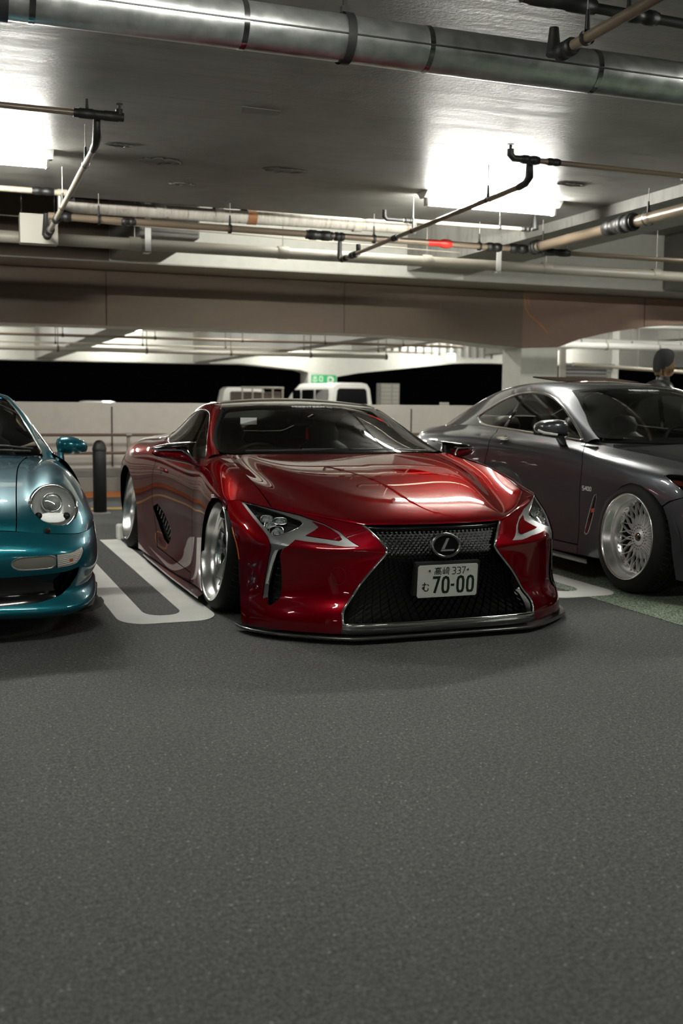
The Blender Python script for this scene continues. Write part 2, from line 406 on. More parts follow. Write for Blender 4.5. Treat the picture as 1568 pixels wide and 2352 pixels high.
def soffit(nt,b,col=(.225,.22,.205)):
    v=texco(nt);n=noise(nt,v,1.1,7,.65,.4);st=noise(nt,texco(nt,'Object',(.35,5,1)),2.2,6,.7,.2);fl=noise(nt,v,7,6,.75)
    c=ramp(nt,n,[(.35,tuple(x*.72 for x in col)),(.52,col),(.65,tuple(x*1.12 for x in col))])
    c=mixc(nt,1.,c,ramp(nt,st,[(.38,g3(.80)),(.5,g3(1.)),(.62,g3(1.08))]),'MULTIPLY');c=mixc(nt,1.,c,ramp(nt,fl,[(.30,g3(.62)),(.36,g3(1.))]),'MULTIPLY')
    nt.links.new(c,b.inputs['Base Color']);nt.links.new(ramp(nt,st,[(.35,g3(.36)),(.65,g3(.50))]),b.inputs['Roughness'])
    h=mixc(nt,.5,noise(nt,v,30,5,.7),st);bump(nt,b,h,.55,.012)
M['soffit']=mat('glossy_painted_soffit',build=soffit,spec=.13)
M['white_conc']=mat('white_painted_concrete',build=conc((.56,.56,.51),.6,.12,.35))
M['grey_conc']=mat('grey_painted_concrete',build=conc((.18,.175,.16),.6,.15,.5))
M['midgrey']=mat('mid_grey_painted_concrete',build=conc((.32,.31,.28),.6,.15,.45))
M['parapet']=mat('pale_parapet_concrete',build=conc((.50,.475,.43),.65,.15,.35))
M['tan']=mat('tan_painted_beam',build=conc((.105,.076,.054),.7,.10,.35))
M['rose']=mat('rose_tan_beam',build=conc((.165,.098,.070),.7,.10,.3))  # redder tan for the beam panels right of the column
M['joint']=mat('dark_joint',(.06,.045,.035),.8)
def galv(nt,b):
    v=texco(nt);n=noise(nt,v,14,5,.6);c=ramp(nt,n,[(.3,(.36,.38,.37)),(.7,(.55,.57,.56))]);nt.links.new(c,b.inputs['Base Color']);nt.links.new(ramp(nt,n,[(.3,g3(.28)),(.8,g3(.42))]),b.inputs['Roughness']);bump(nt,b,noise(nt,v,60,3),.08,.004)
M['galv']=mat('galvanised_sheet',metal=.9,build=galv)
M['black']=mat('matt_black',(.012,.012,.012),.5)
M['blackrub']=mat('tyre_rubber',(.007,.007,.007),.7,spec=.25)
M['gloss_black']=mat('gloss_black',(.006,.006,.007),.12,coat=1)
M['bpipe']=mat('tan_steel_pipe',(.20,.155,.11),.32,metal=.15,build=None)
M['creampipe']=mat('cream_pipe',(.36,.32,.25),.4)
M['drain']=mat('grey_plastic_pipe',(.27,.25,.21),.45)
def insul(nt,b):
    v=texco(nt,'Object',(26,6,6));w=noise(nt,v,1.,5,.7);v2=texco(nt,'Object',(3,3,3));r=noise(nt,v2,2.,5,.7)
    c=ramp(nt,w,[(.25,(.20,.15,.11)),(.42,(.52,.48,.42)),(.7,(.66,.63,.57))]);c=mixc(nt,ramp(nt,r,[(.62,g3(0)),(.72,g3(.8))]),c,(.25,.12,.05));nt.links.new(c,b.inputs['Base Color']);bump(nt,b,w,.5,.01)
M['insul']=mat('stained_pipe_lagging',rough=.8,build=insul)
M['rust']=mat('rusty_band',(.30,.13,.05),.8)
M['redpaint']=mat('red_enamel',(.62,.03,.02),.4)
M['zinc']=mat('zinc_rod',(.30,.29,.27),.45,metal=.8)
M['fixture']=mat('white_enamel_fixture',(.75,.75,.72),.35)
M['boxwhite']=mat('pale_box',(.36,.345,.29),.5)
M['chrome']=mat('chrome',(.85,.86,.85),.08,metal=1)
M['dark_chrome']=mat('dark_chrome',(.35,.35,.35),.16,metal=1)
M['satin']=mat('satin_silver',(.42,.43,.43),.3,metal=.9)
def brushed(nt,b):
    v=texco(nt,'Object',(2,40,40));n=noise(nt,v,3,4,.6);nt.links.new(ramp(nt,n,[(.3,g3(.20)),(.7,g3(.36))]),b.inputs['Roughness'])
M['polish']=mat('polished_rim',(.88,.88,.87),.24,metal=1)
M['rimsilver']=mat('silver_spokes',(.80,.80,.79),.35,metal=.6)
M['rimgrey2']=mat('satin_grey_spokes',(.50,.50,.50),.28,metal=.9)
M['treadcut']=mat('tyre_cut',(.045,.045,.045),.8)
M['rimgrey']=mat('gunmetal_spokes',(.20,.20,.20),.3,metal=.85)
def flake(col,col2,metal=.6,rough=.32):
    def f(nt,b):
        v=texco(nt);vo=N_(nt,'ShaderNodeTexVoronoi');vo.inputs['Scale'].default_value=900;nt.links.new(v,vo.inputs['Vector'])
        lw=N_(nt,'ShaderNodeLayerWeight');lw.inputs['Blend'].default_value=.35
        c=mixc(nt,lw.outputs['Facing'],col,col2);k=ramp(nt,vo.outputs['Color'],[(.3,g3(.92)),(.8,g3(1.10))]);c=mixc(nt,1.,c,k,'MULTIPLY');nt.links.new(c,b.inputs['Base Color'])
    return f
M['red']=mat('candy_red_paint',(.4,.0,.01),.36,metal=.5,coat=1,coat_rough=.004,spec=.0,build=flake((.17,.0002,.005),(.045,.0,.0012)))
M['teal']=mat('teal_metallic_paint',(.0,.2,.25),.34,metal=.5,spec=.1,coat=1,coat_rough=.02,build=flake((.004,.135,.175),(.002,.05,.08)))
M['graphite']=mat('graphite_metallic_paint',(.1,.1,.1),.34,metal=.6,spec=.1,coat=1,coat_rough=.02,build=flake((.082,.086,.098),(.028,.029,.035)))
M['whitecar']=mat('white_car_paint',(.72,.72,.68),.35,coat=.5)
def carbon(nt,b):
    v=texco(nt,'Object',(1,1,1));w=N_(nt,'ShaderNodeTexWave');w.wave_type='BANDS';w.bands_direction='DIAGONAL';w.inputs['Scale'].default_value=62;w.inputs['Distortion'].default_value=0
    nt.links.new(v,w.inputs['Vector']);c=ramp(nt,w.outputs['Fac'],[(.35,(.008,.008,.008)),(.65,(.05,.05,.05))]);nt.links.new(c,b.inputs['Base Color'])
M['carbon']=mat('carbon_weave',rough=.35,coat=1,coat_rough=.04,build=carbon)
def glass_mat(name,tint,rough=0.,gl=1.0):
    m=bpy.data.materials.new(name);m.use_nodes=True;nt=m.node_tree;nt.nodes.clear()
    o=nt.nodes.new('ShaderNodeOutputMaterial');t=nt.nodes.new('ShaderNodeBsdfTransparent');t.inputs[0].default_value=(*tint,1)
    g=nt.nodes.new('ShaderNodeBsdfGlossy');g.inputs['Roughness'].default_value=rough;g.inputs[0].default_value=(gl,gl,gl,1)
    f=nt.nodes.new('ShaderNodeFresnel');f.inputs[0].default_value=1.5;x=nt.nodes.new('ShaderNodeMixShader')
    nt.links.new(f.outputs[0],x.inputs[0]);nt.links.new(t.outputs[0],x.inputs[1]);nt.links.new(g.outputs[0],x.inputs[2]);nt.links.new(x.outputs[0],o.inputs[0]);return m
M['glass']=glass_mat('windscreen_glass',(.80,.83,.77))
M['sideglass']=glass_mat('side_glass',(.42,.46,.40))
M['clear']=glass_mat('clear_lens',(.93,.94,.93))
M['whitemetal']=mat('bright_reflector',(.92,.93,.92),.38,metal=.6)
M['darkint']=mat('dark_interior',(.018,.019,.018),.7)
M['leather']=mat('black_leather',(.02,.02,.02),.5)
M['projlens']=mat('projector_glass',(.35,.37,.38),.05,coat=1)
M['ledbar']=mat('pale_light_bar',(.45,.46,.44),.25,coat=.5)
M['redseam']=mat('dark_red_seam',(.05,.0,.002),.4)
M['meshchrome']=mat('grille_chrome',(.75,.75,.76),.30,metal=1)
M['amberred']=mat('dark_red_reflector',(.22,.02,.01),.2,coat=.6)
M['foglens']=mat('fog_glass',(.20,.20,.17),.18,coat=1)
M['indlens']=mat('indicator_glass',(.45,.42,.38),.2,coat=1)
M['sideglass2']=glass_mat('lighter_side_glass',(.86,.89,.82)) if 'sideglass2' not in M else 0
M['amber']=mat('amber_reflector',(.45,.10,.01),.25,coat=.5)
M['plate']=mat('plate_white',(.66,.67,.61),.45)
M['ink']=mat('dark_green_ink',(.004,.018,.008),.4)
M['sticker']=mat('white_vinyl',(.75,.75,.75),.5)
M['bluestk']=mat('blue_vinyl',(.02,.25,.55),.5)
M['lampglow']=mat('tube_light',(1,1,1),.5,emit=(1.0,.99,.91),es=TUBE)
M['housing']=mat('lamp_housing_black',(.02,.02,.022),.25)
M['skin']=mat('skin',(.36,.20,.13),.5)
M['hair']=mat('blond_brown_hair',(.16,.10,.05),.5)
M['beanie']=mat('black_knit',(.006,.006,.006),.9)
M['jacket']=mat('black_leather_jacket',(.012,.012,.013),.35)
M['trouser']=mat('dark_cloth',(.02,.02,.025),.8)
M['signgreen']=mat('sign_green',(.02,.36,.13),.5)
M['signwhite']=mat('sign_white',(.75,.77,.70),.5)
M['gold']=mat('gold_badge',(.55,.33,.08),.3,metal=.9)
M['louver']=mat('louver_grey',(.18,.18,.17),.6)
# ---------------- structure
def S_(mb,name,m,label=None):
    o=mb.obj(name,M[m]);o['kind']='structure'
    if label:o['label']=label
    return o
S_(MB().box(-14,28,-16,14.3,-.25,0),'floor','asphalt','dark grey asphalt parking deck')
S_(MB().box(3.73,9.2,-10,12.9,.0,.003),'floor','green_floor','green speckled coating on the deck to the right')
S_(MB().box(-14,40,14.6,44,-.25,0),'floor','grey_conc','deck beyond the parapet')
# slab over the near bays: its underside is 3.0 m up
S_(MB().box(-14,5.78,-16,10.2,3.0,3.25),'ceiling','soffit','glossy grey painted slab underside')
S_(MB().box(5.78,6.68,-16,13.2,2.90,3.6),'girder','soffit','deep girder running away on the right')
S_(MB().box(6.68,28,-16,13.2,3.6,3.8),'ceiling','grey_conc')
S_(MB().box(-14,5.78,10.2,13.2,3.9,4.1),'ceiling','white_conc')
S_(MB().box(-14,5.78,10.18,10.2,3.0,3.9).box(-14,5.78,10.0,10.18,3.25,3.9),'trim_1','grey_conc')
for i,(a,b) in enumerate(((-2.04,-1.42),(1.93,2.55))): S_(MB().box(a,b,11.12,13.2,2.84,3.9,.02),'girder','grey_conc')
S_(MB().box(9.78,10.4,-16,13.2,2.84,3.6,.02),'girder','grey_conc')
def wallseg(x0,x1,m,l): S_(MB().box(x0,x1,13.2,13.5,2.83,4.0),'wall_back',m,l)
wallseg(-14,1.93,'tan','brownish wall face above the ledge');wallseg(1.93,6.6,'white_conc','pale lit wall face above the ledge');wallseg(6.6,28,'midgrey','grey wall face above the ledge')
S_(MB().box(-14,28,13.2,14.0,2.815,2.83).box(-14,28,13.5,14.6,2.83,3.0),'trim_2','midgrey','grey ledge soffit along the top of the beam')
HB=[(4.2,2.12),(5.17,2.125),(5.92,2.115),(6.58,2.09),(7.13,2.055),(7.55,2.02),(7.97,2.0),(8.59,2.03),(8.93,2.15),(9.46,2.27),(10.23,2.39),(10.9,2.45),(13,2.47)]
def zb(x):
    if x<=4.2:return 2.12
    for (a,b),(c,d) in zip(HB,HB[1:]):
        if x<=c:return b+(d-b)*(x-a)/(c-a)
    return 2.47
def beamseg(x0,x1,m,y0=14.0,y1=14.6):
    xs=[x0]+[p[0] for p in HB if x0<p[0]<x1]+[x1]
    poly=[(x,zb(x)) for x in xs]+[(x1,2.815),(x0,2.815)]
    return MB().prism(poly,(0,y1,0),(1,0,0),(0,0,1),y1-y0)
bm_=beamseg(-14,28,'joint',14.012,14.59);core=S_(bm_,'beam','white_conc','tan haunched beam above the parapet')
J=[-14,-4.4,-1.2,2.0,5.2,7.965]
for a,b in zip(J,J[1:]): beamseg(a+.008,b-.008 if b<7.9 else b,'tan',13.99,14.012).obj('panel',M['tan'],core)
J=[7.965,10.06,13.2,16.4,28]
for a,b in zip(J,J[1:]): beamseg(a+(.008 if a>8 else 0),b-.008,'rose',13.99,14.012).obj('panel',M['rose'],core,label='pinkish tan beam panel')
for x in(-4.4,-1.2,2.0,5.2,10.06,13.2): MB().box(x-.008,x+.008,14.0,14.011,zb(x)+.002,2.81).obj('joint',M['joint'],core)
S_(MB().box(7.97,8.59,14.014,14.58,0,2.1,.01),'column','white_conc','white painted column right of the parapet')
S_(MB().box(-4.6,-4.0,14.0,14.6,0,2.2,.01),'column','white_conc')
# parapet
pp=S_(MB().box(-14,7.97,14.3,14.55,0,1.155,.008).box(8.59,28,14.3,14.55,0,1.155,.008),'wall_back','parapet','pale concrete parapet behind the cars')
MB().box(-14,7.97,14.17,14.3,0,.19,.01).obj('kerb',M['grey_conc'],pp);MB().box(-14,7.97,14.22,14.3,.19,.30,.01).obj('ledge',M['grey_conc'],pp)
for x in (6.36,2.1,-2.2): MB().box(x-.008,x+.008,14.290,14.301,.32,1.1).obj('joint',M['joint'],pp)
# far bays
S_(MB().box(-14,40,14.6,42,3.7,3.9),'ceiling','white_conc','white ceiling of the far bays')
FB=[(-14,2.58),(8.6,2.58),(10.84,2.60),(13.1,2.42),(13.4,2.34),(14.6,2.18),(15.5,2.34),(19.9,2.82),(21.0,2.85),(40,2.85)]
S_(MB().prism(FB+[(40,3.72),(-14,3.72)],(0,41,0),(1,0,0),(0,0,1),1.0),'beam','white_conc','white perimeter beam of the far bays')
S_(MB().box(13.42,14.60,40.02,40.98,0,2.6,.01),'column','white_conc','white column with the green sign')
S_(MB().box(-14,40,40.2,40.5,0,1.0),'wall_far','parapet')
for a,b in((-3.6,-2.9),(3.2,3.9),(8.9,9.5),(15.2,15.8),(21,21.6)): S_(MB().box(a,b,14.6,40.0,2.62 if a<14 else 3.2,3.7),'girder','midgrey')
S_(MB().box(9.2,12.0,14.6,15.1,2.45,3.7),'trim_3','white_conc') if 0 else None
# side and rear enclosure of the deck (behind the camera)
S_(MB().box(-14.3,-14,-16,42,0,1.2),'wall_left','parapet');S_(MB().box(28,28.3,-16,14,0,1.2),'wall_right','parapet')
S_(MB().box(-14,28,-16.3,-16,0,3.2),'wall_front','white_conc')
for x in(-4.6,7.97,20.5):
    for y in(-2.4,):S_(MB().box(x,x+.62,y,y+.62,0,3.0,.01),'column','white_conc')
# ---------------- ceiling tubes
def tube_lamp(x,y,z,pw,label,L=1.24,group=None):
    t=thing('ceiling_light',label,'light',(x,y,z),group=group)
    MB().prism([(-.11,0),(.11,0),(.045,-.055),(-.045,-.055)],(-L/2-.05,0,0),(0,1,0),(0,0,1),L+.1).obj('housing',M['fixture'],t)
    for s in(-1,1): MB().box(s*(L/2)-.012+s*.012,s*(L/2)+.012+s*.012,-.03,.03,-.12,-.04,.004).obj('lamp_holder',M['fixture'],t)
    m=M['lampglow'] if pw==1 else M.setdefault('lampglow%g'%pw,mat('tube_light_dim',(1,1,1),.5,emit=(1.0,.99,.91),es=TUBE*pw))
    MB().tube([(-L/2,0,-.088),(L/2,0,-.088)],.026,16).obj('tube',m,t);return t
LL=['lit fluorescent tube cut by the left edge of the photo','lit fluorescent tube on the slab at right above the red car','ceiling tube out of view above the silver duct','ceiling tube out of view at upper right',]
for i,(x,y,z,p) in enumerate(LAMPS): tube_lamp(x,y,z,p,LL[i] if i<4 else 'unseen ceiling tube outside the frame',group=None if i<4 else 'ceiling tubes outside the frame')
tube_lamp(4.3,10.75,3.86,1.0,'ceiling tube in the raised bay, hidden behind the slab edge')
k=0
for x in(.5,6.1,12.4,18.2,24.0):
    for y in(17.5,23.0,29.0,35.0,38.6):
        k+=1;tube_lamp(x,y,3.7,1.0,'ceiling tube of the far bays beyond the tan beam',group='ceiling tubes of the far bays')
# ---------------- silver duct
t=thing('duct','round silver sheet-metal duct running across the top of the photo','duct',(0,4.6,2.765))
MB().tube([(-14,0,0),(14,0,0)],.098,40).obj('pipe',M['galv'],t)
for x in(-.5,.38,1.235,2.08,2.95,3.85,4.7,-1.4,-2.3):
    MB().tube([(x-.012,0,0),(x+.012,0,0)],.1005,40).obj('joint_band',M['dark_chrome'],t)
MB().box(-14,14,-.103,-.095,-.012,-.006).obj('seam',M['black'],t)
for x in(.27,1.70,3.62,5.5,-1.2):
    MB().tube([(x-.02,0,0),(x+.02,0,0)],.108,32,cap=False).box(x-.008,x+.008,-.008,.008,.105,.235).box(x-.018,x+.018,-.015,.015,.10,.135).obj('hanger',M['black'],t)
# ---------------- sprinkler and other pipes
def pipe(name,label,cat,pts,r,m,couplings=(),hang=(),ztop=3.0,cm='black'):
    t=thing(name,label,cat,pts[0]);o=Vector(pts[0]);q=[Vector(p)-o for p in pts]
    MB().tube(q,r,16).obj('pipe',M[m],t)
    d=(q[-1]-q[0]).normalized()
    for p,l,k in couplings:
        p=Vector(p)-o;MB().tube([p-d*l*.5,p-d*l*.40,p-d*l*.385,p-d*l*.12,p-d*l*.10,p+d*l*.10,p+d*l*.12,p+d*l*.385,p+d*l*.40,p+d*l*.5],[r*a_*max(k,.95) for a_ in(1.08,1.08,1.25,1.25,1.12,1.12,1.25,1.25,1.08,1.08)],16).obj('coupling',M[cm],t)
    for p in hang:
        p=Vector(p)-o;zt=ztop-.003-o.z;ch=min(.09,zt-p.z-r-.004)
        MB().tube([p-d*.012,p+d*.012],r*1.35,16,cap=False).tube([p+Vector((0,0,r)),p+Vector((0,0,r+ch))],[.012,.008],8).obj('clamp',M['black'],t)
        MB().tube([p+Vector((0,0,r+ch*.9)),(p.x,p.y,zt)],.004,6).obj('rod',M['zinc'],t)
    return t
def fit(t,pts,r,name='fitting',m='black'):
    o=t.location;MB().tube([Vector(p)-o for p in pts],r,14).obj(name,M[m],t)
t=pipe('sprinkler_pipe','tan sprinkler main with red band crossing behind the lamps','pipe',(( .93,9.9,2.775),(5.72,9.9,2.755)),.031,'bpipe',
 [((3.42,9.9,2.76),.26,1.25),((3.62,9.9,2.76),.10,1.1),((5.28,9.9,2.757),.16,1.2),((5.56,9.9,2.757),.2,1.25),((1.62,9.9,2.77),.13,.95),((1.05,9.9,2.775),.14,1.1)],[(1.36,9.9,2.77),(2.55,9.9,2.765),(3.98,9.9,2.76),(5.12,9.9,2.757)])
MB().tube([(3.62,0,-.015),(3.88,0,-.015)],.0325,16).tube([(3.76,0,-.015),(3.79,0,-.015),(3.84,0,-.015),(3.87,0,-.015)],[.036,.045,.045,.036],16).obj('red_band',M['redpaint'],t,label='bright red painted band and joint')
# vertical drop and long diagonal branch (runs toward the camera) on the right
t=pipe('sprinkler_pipe','thin dark branch pipe running diagonally up to the right lamp','pipe',((3.97,10.80,2.665),(3.97,7.08,2.745)),.019,'bpipe',[((3.97,10.70,2.667),.16,1.3),((3.97,10.42,2.673),.18,1.45),((3.97,9.35,2.695),.12,1.2)],[(3.97,8.95,2.705),(3.97,7.55,2.735)])
fit(t,((3.97,7.08,2.745),(3.97,6.98,2.755),(3.97,6.93,2.79),(3.97,6.93,2.885)),.024)
fit(t,((3.97,10.80,2.665),(3.97,10.83,2.69),(3.97,10.83,2.92)),.02)
fit(t,((4.02,10.42,2.675),(4.02,10.42,2.78)),.024)
t=pipe('sprinkler_pipe','thin branch pipe under the slab ending left of the right lamp','pipe',((3.86,6.86,2.89),(6.9,6.86,2.875)),.019,'bpipe',[((3.93,6.86,2.89),.14,1.3),((4.12,6.86,2.89),.10,1.1),((5.25,6.86,2.88),.06,1.5)],[(5.25,6.86,2.88)])
fit(t,((3.88,6.86,2.89),(3.80,6.86,2.89),(3.775,6.86,2.915),(3.775,6.86,2.95)),.023,'elbow')
MB().tube([(-.085,0,.05),(-.085,0,.09)],.009,10).tube([(-.085,0,.092),(-.085,0,.096)],.022,12).obj('sprinkler_head',M['black'],t)
# left group
t=pipe('sprinkler_pipe','thin branch pipe running diagonally near the left tube lamp','pipe',((.94,10.20,2.64),(.95,7.12,2.755)),.02,'creampipe',[((.94,10.12,2.643),.12,1.5),((.94,9.9,2.65),.12,1.5),((.945,9.4,2.67),.12,1.3)],[(.945,8.9,2.688),(.95,7.5,2.741)])
fit(t,((.95,7.12,2.755),(.95,7.0,2.765),(.95,6.93,2.80),(.95,6.93,2.90)),.024)
fit(t,((.94,10.20,2.64),(.94,10.25,2.66),(.94,10.25,2.85)),.022)
t=pipe('sprinkler_pipe','thin branch pipe ending with a sprinkler head at upper left','pipe',((1.04,6.86,2.905),(-3.2,6.86,2.92)),.019,'bpipe',[((.95,6.86,2.905),.30,1.3),],[(.88,6.86,2.905)])
fit(t,((1.02,6.86,2.905),(1.06,6.86,2.905),(1.075,6.86,2.92),(1.075,6.86,2.95)),.023,'elbow')
MB().tube([(.035,0,.04),(.035,0,.07)],.009,10).tube([(.035,0,.074),(.035,0,.078)],.022,12).obj('sprinkler_head',M['black'],t)
t=pipe('sprinkler_pipe','cream branch pipe at far left below the tube lamp','pipe',((-4,9.6,2.93),(.98,9.6,2.925)),.024,'creampipe',[((.86,9.6,2.925),.18,1.15)],[(-.6,9.6,2.93)])
fit(t,((.98,9.6,2.925),(1.06,9.6,2.925)),.03,'elbow','creampipe');fit(t,((1.0,9.62,2.95),(1.0,9.62,2.78)),.022,'drop','zinc')
# top right group (dark, nearest)
t=pipe('sprinkler_pipe','dark branch pipe crossing the top right corner','pipe',((1.8,4.18,2.90),(5.2,4.25,2.875)),.022,'black',[((2.52,4.19,2.895),.36,1.3),((2.95,4.2,2.89),.16,1.2)],[(2.88,4.2,2.89)])
t=pipe('sprinkler_pipe','tan pipe rising steeply into the top right corner','pipe',((2.62,4.34,2.735),(2.62,2.2,2.75)),.024,'bpipe',[((2.62,4.28,2.735),.12,1.3)],[(2.62,4.12,2.737)])
fit(t,((2.62,4.34,2.735),(2.62,4.39,2.75),(2.62,4.39,2.86)),.021)
# fat pipe on the right girder, running toward the camera
t=pipe('sprinkler_pipe','thick tan pipe sloping up along the girder at right','pipe',((5.66,9.78,2.752),(5.62,5.4,2.752)),.048,'bpipe',[((5.63,8.30,2.752),.30,1.15),((5.63,8.12,2.752),.22,1.3),((5.655,9.71,2.752),.10,1.2)],[(5.63,7.83,2.752),(5.64,9.55,2.752)])
t=pipe('sprinkler_pipe','thin brown pipe leaving the main toward the right edge','pipe',((5.72,9.62,2.70),(9.4,9.62,2.70)),.025,'bpipe',[((5.84,9.62,2.70),.3,1.2)],[(5.96,9.62,2.70),(8.1,9.62,2.70)],ztop=3.3)
t=pipe('sprinkler_pipe','thin cream pipe just below the insulated pipe','pipe',((4.02,9.3,2.85),(5.36,9.3,2.85)),.017,'creampipe',[((5.30,9.3,2.85),.10,1.2),((4.08,9.3,2.85),.1,1.2)],[(5.02,9.3,2.85)])
fit(t,((5.36,9.3,2.85),(5.40,9.3,2.86),(5.40,9.3,2.99)),.019)
fit(t,((4.02,9.3,2.85),(3.86,9.3,2.85),(3.84,9.3,2.87),(3.84,9.3,2.93)),.019)
# lagged pipe
t=thing('insulated_pipe','thick pipe in stained cream lagging below the slab edge','pipe',(1.17,10.6,2.99))
MB().tube([(0,-.02,.06),(.02,0,.01),(.06,0,0),(3.55,0,.02)],.062,20).tube([(.86,0,.1),(.86,0,.02),(.92,0,.01)],.07,16).obj('lagging',M['insul'],t)
for x,m in((1.78,'rust'),(1.45,'insul'),(2.9,'insul')):MB().tube([(x-.045,0,.01),(x+.045,0,.01)],.069,20,cap=False).obj('band',M[m],t,label='rust stained band' if m=='rust' else None)
for x in(1.42,1.7,2.98,3.4):MB().box(x-.03,x+.03,-.02,.02,.05,.4).obj('bracket',M['joint'],t)
# grey drain
t=thing('drain_pipe','long grey plastic drain pipe crossing in front of the beam','pipe',(-4,11.0,2.735))
MB().tube([(0,0,0),(15,0,-.01)],.058,24).obj('pipe',M['drain'],t)
for x in(5.86,7.4,9.05,10.55,12.05,13.5,3.8): MB().tube([(x-.06,0,0),(x-.045,0,0),(x+.045,0,0),(x+.06,0,0)],[.062,.068,.068,.062],24).obj('collar',M['drain'],t);MB().tube([(x,0,.06),(x,0,(2.9 if 5.78<x-4<6.68 else 3.6 if x-4>6.68 else 3.9)-2.74)],.005,6).obj('rod',M['zinc'],t)
for x in(5.98,9.9): MB().box(x-.03,x+.03,-.075,-.067,-.09,.55).box(x-.03,x+.03,-.075,.07,-.085,-.075).obj('bracket',M['fixture'],t)
t=tag(MB().box(.72,1.055,10.35,10.5,2.595,2.86,.004).obj('junction_box',M['boxwhite']),'square cream box hung between the pipes at left','box')
for x in(.74,1.03): MB().tube([(x,10.42,2.85),(x,10.42,3.9)],.006,6).obj('rod',M['black'],t)
tag(MB().tube([(-3,10.9,2.965),(1.3,10.9,2.905),(5.4,10.9,2.83)],.006,6).obj('cable',M['creampipe']),'thin cream cable strung across below the beam','cable')
for L_,w_ in (([(7.975,2.75),(7.997,2.661),(8.007,2.568),(8.075,2.471),(8.193,2.387),(8.253,2.346),(8.388,2.224)],.022),([(8.046,2.725),(8.063,2.62)],.02),([(10.09,2.745),(10.207,2.765),(10.363,2.78),(10.484,2.76)],.015)):
    mb=MB();mb.ribbon([(p[0],p[1]) for p in L_],w_,(0,13.9885,0),(1,0,0),(0,0,1),.002);tag(mb.obj('rust_stain',M['rust']),['brown rust streak down the pinkish beam by the column','short rust streak at the top of the beam by the column','rust spots at the top of the beam near the right edge'][(w_<.021)+(w_<.016)],'stain')
# tall rods and patches on the slab
tag(MB().prism([(-.13,-.07),(.12,-.06),(.14,.05),(-.1,.075)],(1.93,6.75,2.999),(1,0,0),(0,1,0),-.004).obj('patch',M['grey_conc']),'darker square repair patch on the slab','patch')
r_=random.Random(3)
def peel(x,y,w,d,label,n=26):
    p=[(math.cos(a)*w*(.6+.6*r_.random()),math.sin(a)*d*(.5+.8*r_.random())) for a in [2*PI*i/n for i in range(n)]]
    mb=MB();q=[(a*.90,b*.84) for a,b in p];k=[(a*.80+.01,b*.6-.008) for a,b in p]
    mb.add([(x+a,y+b,2.9985) for a,b in p]+[(x+a,y+b,2.990) for a,b in q]+[(x+a,y+b,2.9965) for a,b in k],[(i,(i+1)%n,n+(i+1)%n,n+i) for i in range(n)]+[(n+i,n+(i+1)%n,2*n+(i+1)%n,2*n+i) for i in range(n)]+[tuple(range(2*n,3*n))]);o=tag(mb.obj('paint_flake',M['soffit']),label,'peeling paint')
    mb=MB()
    for i in range(n):
        if r_.random()<.6: j=(i+1)%n;mb.ribbon([(x+p[i][0],y+p[i][1]),(x+p[j][0],y+p[j][1])],.006,(0,0,2.9975),(1,0,0),(0,1,0),-.001)
    mb.obj('crack',M['joint'],o,kind='stuff')
peel(2.60,8.35,.17,.10,'curled flake of loose paint on the slab, mid ceiling')
peel(1.62,8.4,.16,.13,'peeling paint patch on the slab left of centre')
peel(1.25,8.0,.09,.05,'small peeling paint spot near the left pipes')
peel(1.95,9.2,.12,.07,'peeling paint spot above the lagged pipe')
peel(4.95,7.95,.14,.05,'flaked paint spot above the right tube lamp')
# ---------------- road markings
def umark(cx,label):
    a=.27;b=.105;pts=[];y0=5.60;
    out=[(-a,9.25),(-a,5.86)]+[(-a+.0+ (1-math.cos(t))*.14, 5.86-math.sin(t)*.2) for t in [PI/2*i/8 for i in range(1,9)]]
    out+=[(a-.14+math.sin(t)*.14,5.66+(1-math.cos(t))*.2) for t in [PI/2*i/8 for i in range(0,9)]]+[(a,9.25)]
    inn=[(b,9.25),(b,6.0)]+[(b-.09+math.cos(t)*.09,6.0-math.sin(t)*.14) for t in [PI/2*i/6 for i in range(1,7)]]+[(-b+.09-math.sin(t)*.09,5.86+(1-math.cos(t))*.14) for t in [PI/2*i/6 for i in range(0,7)]]+[(-b,9.25)]
    poly=out+inn
    tag(MB().prism([(cx+p[0],p[1]) for p in poly],(0,0,.001),(1,0,0),(0,1,0),.003).obj('parking_line',M['white_line']),label,'road marking')
umark(1.14,'white U-shaped bay line between the teal and red cars');umark(3.73,'white U-shaped bay line between the red and graphite cars');umark(-1.5,'white U-shaped bay line beyond the left edge of the photo')
tag(MB().box(-6,7.8,13.35,14.17,.001,.005).obj('kerb_line',M['orange_line']),'orange painted band along the foot of the parapet','road marking')
tag(MB().box(-6,7.8,11.83,12.05,.001,.005).obj('yellow_line',M['yellow_line']),'yellow floor line in front of the parapet','road marking')
